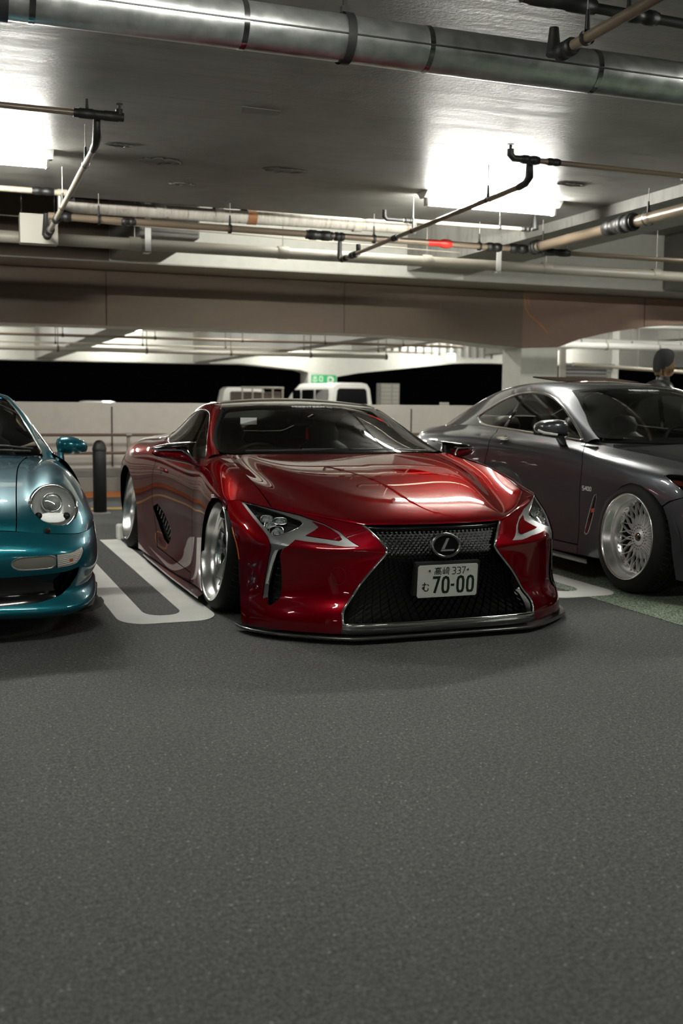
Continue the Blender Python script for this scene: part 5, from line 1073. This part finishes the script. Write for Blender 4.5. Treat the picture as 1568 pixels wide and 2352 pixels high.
    mb=MB();sweep_uv(mb,qG,smooth_loop(qg,2),.020,.007,side=s,closed=True,off=-.003);mb.obj('window_trim',M['chrome'],c_)
    mb=MB();sweep_uv(mb,qG,[(3.04,4.4),(4.0,4.6),(4.9,4.75)],.05,.002,side=s,off=-.004);mb.obj('window_post',M['gloss_black'],c_)
    mr=bpy.data.objects.new('door_mirror',None);COL.objects.link(mr);mr.parent=QC
    sec=lambda x,y0,y1,z0,z1,p=2.8:ell((x*s,(y0+y1)/2,(z0+z1)/2),(0,1,0),(0,0,1),(y1-y0)/2,(z1-z0)/2,22,p)
    mb=MB();loft(mb,[sec(1.075,1.70,1.76,1.0,1.03),sec(1.07,1.66,1.79,.982,1.05),sec(1.03,1.62,1.81,.97,1.07),sec(.96,1.60,1.81,.965,1.078),sec(.89,1.63,1.80,.965,1.07),sec(.862,1.67,1.79,.975,1.04),sec(.856,1.70,1.77,.99,1.02)]);mb.obj('housing',GRP,mr)
    mb=MB();loft(mb,[sec(1.065,1.68,1.80,.965,.99),sec(.96,1.63,1.82,.945,.975),sec(.87,1.66,1.8,.955,.985)]);loft(mb,[ell((s*.90,1.72,.955),(0,1,0),(1,0,0),.045,.03,14),ell((s*.86,1.74,.90),(0,1,0),(1,0,0),.05,.018,14),ell((s*.83,1.75,.865),(0,1,0),(1,0,0),.06,.014,14)]);mb.obj('foot',M['gloss_black'],mr)
    mb=MB();mb.tube([(s*1.082,1.70,1.0),(s*1.07,1.645,.985),(s*.99,1.60,.972)],.009,8);mb.obj('mirror_indicator',M['fixture'],mr)
region('bonnet',qH,[(0,.02),(1,.02),(2,.02),(2.97,.02),(2.97,1),(2.97,2),(2.97,3),(2.97,3.75),(2.85,3.98),(2,3.98),(1,3.98),(0,3.98)],[],GRP,QC,sym=True,step=.035,res=(8,8),rim=.02)
Wq=[(0,.05),(1,.05),(2,.06),(2.35,.09),(2.50,.19),(2.12,1.145),(2.0,2.04),(1.98,2.80),(1,2.82),(0,2.80)]
Wi=[(0,.20),(1,.20),(2.0,.22),(2.28,.4),(1.95,1.2),(1.84,2.04),(1.8,2.6),(1,2.62),(0,2.6)]
region('windscreen',qG,Wq,[],M['glass'],QC,rim=0,sym=True,res=(7,7));region('windscreen_edge',qG,Wq+Wi[::-1],[],M['black'],QC,off=-.003,rim=0,sym=True,res=(7,8))
region('roof',qG,[(0,2.83),(1,2.85),(1.99,2.83),(2,4),(2,5),(1.98,6.3),(0,6.5)],[],GRP,QC,sym=True,rim=.01,res=(6,6))
region('rear_window',qG,[(0,6.52),(1.98,6.34),(1.98,7),(1.88,8.55),(0,8.77)],[],M['sideglass2'],QC,sym=True,rim=0,res=(6,6))
mb=MB();mb.add([(-.38,2.60,1.366),(.38,2.60,1.366),(.38,3.0,1.408),(-.38,3.0,1.408),(-.38,2.60,1.36),(.38,2.60,1.36),(.38,3.0,1.398),(-.38,3.0,1.398)],[(0,1,2,3),(7,6,5,4),(0,4,5,1),(1,5,6,2),(2,6,7,3),(3,7,4,0)]);mb.obj('sunroof_panel',M['gloss_black'],QC,label='black sunroof tilted open at its rear')
MB().box(-.60,.60,.15,1.4,.16,.66,.03).box(-.84,.84,1.38,1.42,.16,.86).obj('engine_light_block',M['black'],QC)  # same unseen light-blocking boxes under this bonnet
MB().box(-.6,.6,1.4,4.5,.13,.24).box(-.82,-.79,1.4,3.1,.2,.9).box(.79,.82,1.4,3.1,.2,.9).box(-.58,.58,3.5,4.5,.2,.93).obj('cabin_tub',M['darkint'],QC)
mb=MB();loft(mb,[[(x,1.28+.12*abs(x),.915) for x in(-.7,-.35,0,.35,.7)]+[(x,1.3,.6) for x in(.7,.35,0,-.35,-.7)],[(x,1.6,.93) for x in(-.74,-.35,0,.35,.74)]+[(x,1.6,.5) for x in(.74,.35,0,-.35,-.74)],[(x,1.85,.90) for x in(-.74,-.35,0,.35,.74)]+[(x,1.85,.5) for x in(.74,.35,0,-.35,-.74)]]);mb.obj('dashboard',M['darkint'],QC)
for x in(-.37,.37): seat(QC,x,2.62,.32)
for x in(-.35,.35):
    st=seat(QC,x,3.30,.30,w=.25);
sw=bpy.data.objects.new('steering_wheel',None);COL.objects.link(sw);sw.parent=QC
c0=Vector((.37,1.98,.86));MB().tube(ell(c0,u_*0+Vector((1,0,0)),Vector((0,.42,.9)),.18,.18,36),.014,10,closed=True).obj('rim',M['leather'],sw);MB().tube([c0-Vector((.17,0,0)),c0+Vector((.17,0,0))],.018,8).obj('spokes',M['darkint'],sw)
p,n=frame_at(qG,(0.07,2.60),-1,.004);uy=(Vector((0,.9,.4))-n*n.dot(Vector((0,.9,.4)))).normalized();mb=MB();text(mb,'MOONTECH',Vector((-.145,p.y-.006,p.z-.002)),Vector((1,0,0)),uy,.022,.022,.0065,.0105,th=.003);mb.obj('windscreen_lettering',M['sticker'],QC)
mb=MB();mb.tube([(-.60,1.40,.95),(-.2,1.30,.95),(.2,1.28,.95)],.008,8);mb.obj('wiper',M['black'],QC)
region('grille_mesh',qS,[(0,1.9),(.82,1.9),(1.06,3.0),(.9,5.6),(0,5.7)],[],M['black'],QC,sym=True,off=-.05,rim=0)
for k in range(9):
    v=2.2+k*.38;mb=MB();sweep_uv(mb,qS,[[u,v] for u in np.linspace(-.85,.85,13)],.010,.008,off=-.035);mb.obj('grille_bar',M['dark_chrome'],QC)
mb=MB();sweep_uv(mb,qS,[[-.02,5.6],[-.45,5.57],[-.85,5.5],[-.95,4.2],[-1.0,3.0],[-.8,2.0],[-.4,2.0],[.0,2.0],[.4,2.0],[.8,2.0],[1.0,3.0],[.95,4.2],[.85,5.5],[.45,5.57],[.02,5.6]],.016,.008);mb.obj('grille_surround',M['chrome'],QC)
# teal coupe
TB_=[
[(0,.10,.565),(.35,.12,.55),(.60,.18,.52),(.75,.28,.51),(.835,.42,.525),(.865,.58,.55)],
[(0,.03,.49),(.35,.045,.485),(.60,.10,.465),(.76,.215,.46),(.845,.37,.47),(.875,.56,.47)],
[(0,.01,.42),(.35,.02,.415),(.60,.08,.40),(.765,.195,.40),(.852,.36,.41),(.878,.55,.41)],
[(0,.03,.34),(.35,.045,.33),(.60,.105,.32),(.765,.21,.32),(.85,.37,.33),(.877,.55,.33)],
[(0,.07,.25),(.35,.085,.24),(.58,.145,.235),(.745,.245,.24),(.835,.40,.26),(.868,.55,.28)],
[(0,.03,.205),(.35,.03,.195),(.60,.07,.19),(.775,.175,.20),(.862,.35,.23),(.885,.54,.27)],
[(0,.03,.17),(.35,.035,.155),(.60,.08,.15),(.775,.185,.16),(.862,.36,.185),(.885,.54,.22)],
[(0,.07,.15),(.35,.07,.135),(.60,.115,.13),(.76,.215,.14),(.845,.38,.165),(.875,.54,.20)]]
TU_=[
[(0,.10,.565),(.22,.11,.56),(.40,.13,.545),(.46,.14,.535),(.54,.16,.527),(.62,.19,.52),(.75,.28,.51),(.835,.42,.525),(.865,.58,.55)],
[(0,.16,.62),(.22,.17,.615),(.41,.19,.605),(.465,.22,.60),(.54,.27,.61),(.63,.30,.605),(.745,.38,.59),(.835,.50,.575),(.868,.62,.56)],
[(0,.35,.70),(.23,.35,.695),(.42,.37,.68),(.475,.40,.685),(.54,.46,.725),(.63,.49,.73),(.735,.54,.69),(.83,.62,.62),(.87,.68,.56)],
[(0,.75,.785),(.24,.75,.78),(.45,.75,.76),(.50,.76,.768),(.56,.80,.80),(.65,.82,.805),(.745,.84,.77),(.835,.84,.69),(.872,.84,.60)],
[(0,1.2,.835),(.27,1.2,.83),(.49,1.2,.815),(.54,1.2,.82),(.60,1.22,.838),(.68,1.22,.84),(.765,1.2,.80),(.84,1.2,.71),(.872,1.2,.60)],
[(0,1.6,.86),(.30,1.6,.855),(.56,1.62,.842),(.61,1.62,.842),(.67,1.64,.846),(.73,1.64,.838),(.785,1.62,.80),(.842,1.6,.72),(.868,1.6,.60)],
[(0,1.75,.87),(.34,1.8,.865),(.62,1.95,.848),(.66,1.96,.846),(.71,1.97,.842),(.745,1.97,.835),(.79,1.95,.80),(.842,1.95,.72),(.865,1.95,.60)]]
_b=[(.79,.835),(.835,.76),(.865,.62),(.87,.48),(.865,.33),(.86,.20)]
TS=[[(x-dx,y,z+dz) for (y,dx,dz) in ((.58,.0,-.2),(1.0,0,-.03),(1.5,.0,-.01),(1.95,.0,.0),(2.4,.0,.0),(2.9,.0,.0),(3.4,-.01,.0),(3.8,.04,-.02),(4.1,.16,-.05),(4.24,.45,-.08),(4.26,x,-.08))] for x,z in _b]
TG=[
[(0,1.75,.87),(.36,1.82,.868),(.64,1.98,.85),(.70,2.03,.84),(.74,2.05,.83),(.77,2.0,.83)],
[(0,2.0,1.0),(.34,2.06,.995),(.61,2.2,.97),(.665,2.26,.955),(.73,2.25,.90),(.775,2.2,.84)],
[(0,2.25,1.12),(.32,2.31,1.115),(.565,2.45,1.09),(.615,2.50,1.07),(.71,2.5,.96),(.775,2.5,.85)],
[(0,2.5,1.22),(.30,2.55,1.21),(.51,2.66,1.175),(.565,2.70,1.145),(.68,2.7,1.0),(.77,2.7,.86)],
[(0,2.8,1.27),(.29,2.82,1.255),(.50,2.88,1.215),(.555,2.9,1.18),(.67,2.9,1.02),(.765,2.9,.865)],
[(0,3.2,1.255),(.28,3.2,1.24),(.49,3.2,1.20),(.545,3.2,1.16),(.66,3.2,1.02),(.76,3.2,.87)],
[(0,3.6,1.13),(.27,3.6,1.11),(.47,3.6,1.07),(.53,3.6,1.04),(.64,3.6,.96),(.75,3.6,.86)],
[(0,3.95,.95),(.27,3.95,.94),(.45,3.95,.91),(.52,3.95,.89),(.60,3.95,.86),(.70,3.9,.82)],
[(0,4.2,.80),(.2,4.2,.80),(.35,4.2,.79),(.42,4.2,.785),(.50,4.18,.78),(.58,4.12,.78)]]

_dx=[0,0,0,.03,.045,.045]
TB=[[(p[0]-_dx[i]*(1 if j<4 else 1.5),p[1],p[2]-(.012 if j>4 else 0)) for i,p in enumerate(r)] for j,r in enumerate(TB_)]
_du=[0,0,0,0,0,0,.012,.032,.042]
TU=[[(p[0]-_du[i],p[1],p[2]-(0,0,0,.005,.012,.022,.028)[j]) for i,p in enumerate(r)] for j,r in enumerate(TU_)]
TU[0][6]=(.72,.28,.51);TU[0][7]=(.79,.42,.525);TU[0][8]=(.82,.58,.55)
TS=[[(x-.035,y,z-.005) for x,y,z in r] for r in TS]
TG=[[(x,y,z-(.03 if j==0 else .012 if j==1 else 0)) for x,y,z in r] for j,r in enumerate(TG)]
# ---------------- teal coupe
TC=thing('coupe','teal metallic classic coupe with round headlamps, cut by the left edge','car',(-.06,5.3,0))
tB,tU,tS,tG=Net(TB),Net(TU),Net(TS),Net(TG);TL=M['teal']
FOG=[[1.045,2.2],[1.055,2.05],[1.08,1.92],[1.172,1.74],[1.343,1.67],[1.89,1.545],[1.883,2.46],[1.47,2.545],[1.17,2.555],[1.078,2.40]]
IND=[[1.90,1.543],[2.298,1.446],[2.60,1.27],[2.85,1.15],[2.86,1.5],[2.70,1.98],[2.52,2.28],[2.282,2.38],[1.90,2.46]]
DUC=[[.0,2.95],[.95,2.95],[2.2,2.72],[2.62,2.50],[2.56,3.14],[2.42,3.75],[2.141,4.18],[1.505,4.60],[.94,4.75],[0,4.8]]
HLc=Vector((.583,.395,.622));HLax=Vector((.10,-.93,.35)).normalized()
for s in(-1,1):
    b_=region('bumper',tB,[(0,0),(1,0),(2,0),(3,0),(4,0),(5,0),(5,1),(5,2),(5,3),(5,4),(5,5),(5,6),(5,7),(4,7),(3,7),(2,7),(1,7),(0,7)]+[tuple(p) for p in DUC[::-1]],[[(a,b) for a,b in FOG],IND],TL,TC,side=s,step=.025,res=(9,7),rim=.03)
    f_=region('fog_lamp',tB,FOG,[],M['foglens'],TC,side=s,off=-.004,rim=.01,step=.015,res=(12,10),label='grey rectangular fog lamp')
    mb=MB();sweep_uv(mb,tB,smooth_loop(FOG,1),.010,.003,side=s,closed=True,off=-.003);mb.obj('bezel',M['satin'],f_)
    i_=region('indicator',tB,[[a if a>1.91 else 1.925,b] for a,b in IND],[],M['indlens'],TC,side=s,off=-.003,rim=.01,step=.015,res=(12,10),label='clear ribbed indicator with amber bulb')
    for k in range(6):
        mb=MB();v=1.68+k*.13;sweep_uv(mb,tB,[[1.95+t*(.78-.05*k),v-.19*t] for t in(0,.25,.5,.75,1)],.002,.0015,side=s,off=-.002);mb.obj('rib',M['fixture'],i_)
    region('amber_bulb',tB,[[2.25,1.95],[2.38,1.92],[2.37,2.08],[2.26,2.1]],[],M['amber'],i_,side=s,off=0,rim=0,step=.01,res=(12,12))
    region('intake',tB,[[0,2.9]]+DUC[1:9]+[[0,4.85]],[],M['gloss_black'],TC,side=s,off=-.05,rim=0,step=.03,label='black lower air intake')
    mb=MB();sweep_uv(mb,tB,[[4.2,6.75],[4.6,6.72],[5,6.7]],.05,.012,side=s,off=0);mb.prism([(s*a,b) for a,b in((.66,.15),(.76,.20),(.825,.32),(.85,.44),(.85,.55),(.82,.55),(.80,.44),(.78,.34),(.72,.25),(.64,.19))],(0,0,.120),(1,0,0),(0,1,0),.008);mb.obj('lip_extension',M['black'],TC)
    # hood gap and fender
    hu=np.array(HLax.cross(Vector((0,0,1))).normalized());hw=np.cross(hu,np.array(HLax));hC=np.array(HLc)
    huv=tU.inv([(.119*math.cos(2*PI*k/28),.119*math.sin(2*PI*k/28)) for k in range(28)],lambda P:np.stack([(P-hC)@hu,(P-hC)@hw],1)+np.maximum(P[:,1:2]-.9,0)*9)
    region('fender',tU,[(2.02,0.02),(3,.02),(4,.02),(5,.02),(6,.02),(7,.02),(8,.02),(8,1),(8,2),(8,3),(8,4),(8,5),(8,6),(7,6),(6,6),(5,6),(4,6),(3,6),(2.02,6),(2.02,5),(2.02,4),(2.02,3),(2.02,2),(2.02,1)],[[tuple(p) for p in huv]],TL,TC,side=s,step=.025,res=(7,9),rim=.02)
    # headlamp bucket and glass
    u_=Vector((1,0,0));u_=(u_-HLax*u_.dot(HLax)).normalized();w_=HLax.cross(u_).normalized()
    if w_.z<0:w_=-w_
    mx=lambda v:Vector((v.x*s,v.y,v.z));c0=mx(HLc+HLax*.052);ax=mx(HLax)
    hb=MB().lathe([(.128,-.16),(.124,-.06),(.121,-.012),(.120,.0),(.117,.004)],c0,ax,48).obj('headlamp_bucket',TL,TC)
    MB().lathe([(.126,-.03),(.126,.002),(.122,.012),(.112,.014),(.106,.008),(.105,-.004)],c0,ax,48).obj('ring',M['chrome'],hb)
    MB().lathe([(.0,.030),(.04,.027),(.075,.019),(.098,.009),(.106,.003)],c0,ax,40).obj('lens',M['clear'],hb)
    MB().lathe([(.105,-.002),(.098,-.02),(.085,-.04),(.05,-.052),(.0,-.055)],c0,ax,40).obj('reflector',M['whitemetal'],hb)
    U_=mx(u_);W_=mx(w_)
    q=c0+W_*.030-ax*.018;MB().lathe([(.0,.024),(.02,.021),(.036,.010),(.040,-.01)],q,ax,28).obj('projector',M['projlens'],hb);MB().lathe([(.040,-.01),(.048,.006),(.052,.0),(.052,-.02)],q,ax,28).obj('projector_ring',M['chrome'],hb)
    mb=MB();loft(mb,[ell(c0-W_*.050-ax*.020,U_,W_,.062,.026,26,2.6),ell(c0-W_*.048-ax*.045,U_,W_,.045,.018,26)],cap=True);mb.obj('dipped_beam',M['whitemetal'],hb)
    for d in(-1,1): q=c0-W_*.040+U_*(.070*d)-ax*.016;MB().lathe([(0,.002),(.016,.0),(.020,-.012)],q,ax,16).obj('lamp_unit',M['housing'],hb)
    p,n=frame_at(tU,(4.05,.06),s,.0);MB().lathe([(.0,.016),(.008,.015),(.012,.009),(.014,.0),(.017,-.004)],p+Vector((0,-.004,.012)),n,18).obj('washer_jet',M['black'],TC)
    # body side
    tarch=[tuple(p) for p in tS.inv([(.55,.18),(.56,.32)]+[(.95+.38*math.cos(t),.32+.34*math.sin(t)) for t in np.linspace(PI*.97,0,17)]+[(1.33,.14)],gyz)]
    tarr=[tuple(p) for p in tS.inv([(2.84,.16)]+[(3.22+.38*math.cos(t),.32+.34*math.sin(t)) for t in np.linspace(PI,0,17)]+[(3.60,.16)],gyz)]
    tarch[-1]=(tarch[-1][0],5);tarr[0]=(tarr[0][0],5);tarr[-1]=(tarr[-1][0],5)
    region('body_side',tS,[(0.05,2)]+[(x,0) for x in(1.5,2,3,4,5,6,7,8,9,10)]+[(10,2),(10,4),(10,5),(9,5),(8,5)]+tarr[::-1]+[(4,5)]+tarch[::-1][:-4]+[(.3,2.0)],[],TL,TC,side=s,step=.035,res=(6,6),rim=.01)
    for cy in(.95,3.22):
        w=bpy.data.objects.new('wheel',None);COL.objects.link(w);w.parent=TC;wheel(w,(s*.82,cy,.315),.245,.315,.24,math.radians(1.5),s,'spoke',spokes=5,depth=.05)
        mb=MB();v=[];n_=16
        for x in(.50,.80):
            for k in range(n_+1): a=PI*k/n_;v.append((s*x,cy+.40*math.cos(a),.28+.36*math.sin(a)))
        mb.add(v,[(k,k+1,k+n_+2,k+n_+1) for k in range(n_)],True);mb.add(v[:n_+1],[tuple(range(n_+1))]);mb.obj('wheel_arch_liner',M['black'],TC)
    tg=[(4.85,.35),(3.4,.9),(3.15,2),(3.12,3),(3.15,4),(3.3,5),(3.9,6.1),(4.85,5.9),(4.9,3)]
    shl=[(2.55,0),(2.62,.3),(2.35,1.0),(2.2,2),(2.15,3.0),(1.9,3.4),(0,3.45),(0,6.3),(1.8,6.2),(1.9,7.4),(0,7.6),(0,8),(0,9),(2,9),(4,9),(5,9)]+[(5,y) for y in range(8,-1,-1)]+[(4,0),(3.3,0)]
    tr_=region('roof_frame',tG,shl,[tg],TL,TC,side=s,step=.03,res=(7,6),rim=.015)
    region('side_window',tG,tg,[],M['sideglass'],TC,side=s,off=-.004,rim=0,res=(6,6))
    mb=MB();sweep_uv(mb,tG,[(2.50,.12),(2.56,.3),(2.30,1.0),(2.15,2),(2.10,2.9),(1.9,3.3)],.012,.005,side=s);mb.obj('screen_trim',M['chrome'],tr_)
    mb=MB();sweep_uv(mb,tG,[(3.05,.9),(2.98,2),(2.95,3.0),(3.0,4),(3.2,5)],.014,.008,side=s);mb.obj('drip_rail',M['satin'],tr_)
    mr=bpy.data.objects.new('door_mirror',None);COL.objects.link(mr);mr.parent=TC
    sec=lambda x,y0,y1,z0,z1,p=2.3:ell((x*s,(y0+y1)/2,(z0+z1)/2),(0,1,0),(0,0,1),(y1-y0)/2,(z1-z0)/2,22,p)
    mb=MB();loft(mb,[sec(.962,1.93,1.98,.866,.89),sec(.955,1.90,2.0,.848,.908),sec(.93,1.87,2.02,.838,.925),sec(.88,1.84,2.03,.832,.942),sec(.83,1.84,2.03,.832,.950),sec(.79,1.86,2.02,.838,.946),sec(.770,1.89,2.0,.855,.93),sec(.764,1.92,1.97,.89,.91)]);mb.obj('housing',TL,mr)
    mb=MB();loft(mb,[ell((s*.80,1.93,.872),(0,1,0),(1,0,0),.04,.03,16),ell((s*.788,1.93,.83),(0,1,0),(1,0,0),.04,.022,16),ell((s*.785,1.93,.79),(0,1,0),(1,0,0),.06,.03,16)]);mb.obj('foot',TL,mr)
    mb=MB();mb.box(min(s*.79,s*.95),max(s*.79,s*.95),1.95,2.0,.852,.862,.004);mb.obj('mirror_base_trim',M['drain'],mr)
region('bonnet',tU,[(0,.03),(1,.03),(1.97,.03),(1.97,1),(1.97,2),(1.97,3),(1.97,4),(1.97,5),(1.9,5.9),(1,5.97),(0,5.97)],[],TL,TC,sym=True,step=.03,res=(8,8),rim=.02)
region('windscreen',tG,[(0,.05),(1,.05),(2,.06),(2.45,.15),(2.53,.3),(2.28,1.0),(2.13,2),(2.08,2.95),(1.88,3.35),(0,3.4)],[],M['glass'],TC,sym=True,rim=0,res=(7,7),off=-.002)
region('rear_window',tG,[(0,6.35),(1.78,6.25),(1.88,7.35),(0,7.55)],[],M['sideglass'],TC,sym=True,rim=0)
p,n=frame_at(tG,(1.62,3.02),1,.003);MB().box(-.027,.027,-.012,.012,0,.002,0).obj('screen_sticker',M['bluestk'],TC,label='small blue square windscreen sticker');st_=bpy.data.objects['screen_sticker'];st_.location=p;st_.rotation_euler=n.to_track_quat('Z','Y').to_euler()
mb=MB();mb.tube([(.60,1.93,.852),(.3,1.83,.868),(-.2,1.80,.875)],.007,8);mb.tube([(.62,2.0,.865),(.45,1.93,.885),(.0,1.88,.90),(-.3,1.88,.90)],.008,8);mb.obj('wiper',M['black'],TC)
MB().box(-.46,.46,.2,1.75,.15,.5,.03).box(-.76,.76,1.75,1.80,.16,.80).box(-.72,.72,1.78,4.0,.15,.24).box(-.72,.72,3.3,3.95,.2,.74).obj('inner_structure',M['black'],TC)
mb=MB();loft(mb,[[(x,1.85,.82) for x in(-.62,0,.62)]+[(x,1.85,.5) for x in(.62,0,-.62)],[(x,2.15,.82) for x in(-.68,0,.68)]+[(x,2.15,.5) for x in(.68,0,-.68)]]);mb.obj('dashboard',M['darkint'],TC)
for x in(-.36,.36): seat(TC,x,2.75,.28,w=.23)
MB().box(-.5,.5,3.9,4.2,.3,.5).obj('rear_panel',M['black'],TC)
# ---------------- person walking to the right behind the graphite car
PN=thing('person','person in black knit cap and black leather jacket walking right behind graphite car','person',(7.30,9.85,-.04))
def skinned(name,pts,edges,rad,m,parent,root=0,sub=2):
    me=bpy.data.meshes.new(name);me.from_pydata(pts,edges,[]);o=bpy.data.objects.new(name,me);COL.objects.link(o);o.parent=parent
    k=o.modifiers.new('s','SKIN');me.skin_vertices or None
    if not me.skin_vertices: me.attributes
    bpy.context.view_layer.objects.active=o
    bm=bmesh.new();bm.from_mesh(me);L=bm.verts.layers.skin.verify();bm.verts.ensure_lookup_table()
    for i,v in enumerate(bm.verts):
        r=rad[i];v[L].radius=(r,r) if not isinstance(r,tuple) else r;v[L].use_root=(i==root)
    bm.to_mesh(me);bm.free()
    k.use_smooth_shade=True;q=o.modifiers.new('u','SUBSURF');q.levels=sub;q.render_levels=sub;me.materials.append(m);return o
# x+ is the walking direction
B=[(0,0,.96),(0.01,0,1.12),(0.0,0,1.34),(0.01,0,1.46),(.04,0,1.52),
 (0.0,.10,1.445),(-.01,.18,1.42),(-.05,.24,1.14),(.07,.25,.95),(0.0,-.10,1.445),(-.01,-.18,1.42),(.10,-.24,1.14),(.26,-.22,.98),
 (0,.09,.90),(.16,.09,.50),(.02,.09,.10),(.12,.09,.05),(0,-.09,.90),(-.08,-.09,.50),(-.30,-.09,.14),(-.20,-.09,.05)]
E_=[(0,1),(1,2),(2,3),(3,4),(2,5),(5,6),(6,7),(7,8),(2,9),(9,10),(10,11),(11,12),(0,13),(13,14),(14,15),(15,16),(0,17),(17,18),(18,19),(19,20)]
R_=[(.13,.11),(.125,.10),(.15,.11),(.07,.07),(.052,.055),(.08,.08),(.062,.062),(.045,.045),(.032,.032),(.08,.08),(.062,.062),(.045,.045),(.032,.032),(.085,.085),(.06,.06),(.045,.045),(.035,.045),(.085,.085),(.06,.06),(.045,.045),(.035,.045)]
skinned('body',B,E_,R_,M['jacket'],PN)
mb=MB();loft(mb,[ell((.045,0,1.44),(1,0,0),(0,1,0),.078,.085,20),ell((.05,0,1.50),(1,0,0),(0,1,0),.070,.075,20),ell((.048,0,1.535),(1,0,0),(0,1,0),.066,.07,20)],cap=False);mb.obj('collar',M['jacket'],PN)
# head profile loft (z slices: centre x, half length, half width)
sl=[(1.50,.060,.052,.050),(1.535,.068,.055,.052),(1.552,.085,.075,.055),(1.57,.088,.085,.060),(1.595,.082,.095,.066),(1.62,.078,.098,.070),(1.65,.075,.100,.073),(1.68,.073,.101,.075),(1.71,.070,.100,.075),(1.735,.068,.094,.070),(1.755,.068,.078,.058),(1.768,.068,.045,.035)]
mb=MB();loft(mb,[ell((x,0,z),(1,0,0),(0,1,0),a,b,24,2.1) for z,x,a,b in sl]);
loft(mb,[ell((.168,0,1.668),(0,0,1),(0,1,0),.008,.010,12),ell((.185,0,1.650),(0,0,1),(0,1,0),.014,.014,12),ell((.192,0,1.640),(0,0,1),(0,1,0),.009,.012,12),ell((.195,0,1.637),(0,0,1),(0,1,0),.004,.006,12)])
for z in(1.607,1.595): loft(mb,[ell((.165,0,z),(0,0,1),(0,1,0),.007,.022,12),ell((.178,0,z),(0,0,1),(0,1,0),.004,.014,12)])
loft(mb,[ell((.150,0,1.572),(0,0,1),(0,1,0),.016,.022,12),ell((.168,0,1.570),(0,0,1),(0,1,0),.009,.013,12)])
for s in(-1,1): loft(mb,[ell((.075,s*.072,1.655),(1,0,0),(0,0,1),.016,.028,12),ell((.070,s*.084,1.658),(1,0,0),(0,0,1),.014,.026,12)])
mb.obj('head',M['skin'],PN)
for s in(-1,1): MB().lathe([(0,.011),(.007,.008),(.011,0)],(.158,s*.032,1.672),(1,0,0),12).obj('eye',M['gloss_black'],PN)
mb=MB();loft(mb,[ell((x,0,z),(1,0,t),(0,1,0),a,b,28,2.1) for z,x,a,b,t in((1.635,.046,.102,.088,.46),(1.66,.046,.110,.095,.42),(1.70,.050,.115,.100,.34),(1.74,.054,.115,.100,.24),(1.78,.058,.104,.092,.16),(1.815,.058,.080,.07,.08),(1.835,.058,.04,.035,.0))]);mb.obj('knit_cap',M['beanie'],PN)
mb=MB()
for s in(-1,1):
    for k in range(9):
        x=.015+k*.013;mb.tube([(x,s*.076,1.68),(x+.004,s*.082,1.63),(x-.004,s*.070,1.585-.01*(k%3))],[.010,.009,.003],8)
for k in range(8):
    y=-.06+k*.017;mb.tube([(-.015,y,1.66),(-.02,y,1.60),(-.008,y*.9,1.55)],[.012,.011,.004],8)
mb.obj('hair',M['hair'],PN)
MB().box(-.03,.03,-.012,.012,-.09,0,.01).obj('hand',M['skin'],PN) if 0 else None
def hand(o,s):
    h=bpy.data.objects.new('hand',None);COL.objects.link(h);h.parent=PN;h.location=o
    mb=MB();loft(mb,[ell((0,0,.02),(1,0,0),(0,1,0),.020,.018,14),ell((.004,0,-.02),(1,0,0),(0,1,0),.034,.015,14,2.6),ell((.008,0,-.07),(1,0,0),(0,1,0),.038,.013,14,3),ell((.010,0,-.085),(1,0,0),(0,1,0),.034,.010,14,3)]);mb.obj('palm',M['skin'],h)
    for k,(dx,L) in enumerate(((.040,.068),(.020,.078),(.0,.072),(-.020,.056))): MB().tube([(dx,0,-.075),(dx,.004,-.075-L*.45),(dx-.002,.016,-.075-L*.75),(dx-.004,.032,-.075-L*.9)],[.0085,.008,.0072,.005],8).obj('finger',M['skin'],h)
    MB().tube([(.030,0,-.015),(.052,.006,-.045),(.058,.018,-.075)],[.011,.0095,.006],8).obj('thumb',M['skin'],h)
hand((.07,.25,.93),1);hand((.27,-.22,.95),-1)
for x,y in((.06,.09),(-.26,-.09)): MB().box(x-.10,x+.17,y-.05,y+.05,0.0,.09,.03).obj('shoe',M['gloss_black'],PN)
# ---------------- last: face normals of the plain shapes
for o in list(COL.objects):
    if o.type=='MESH' and not o.data.has_custom_normals:
        bm=bmesh.new();bm.from_mesh(o.data)
        if len(bm.faces): bmesh.ops.recalc_face_normals(bm,faces=bm.faces)
        bm.to_mesh(o.data);bm.free()
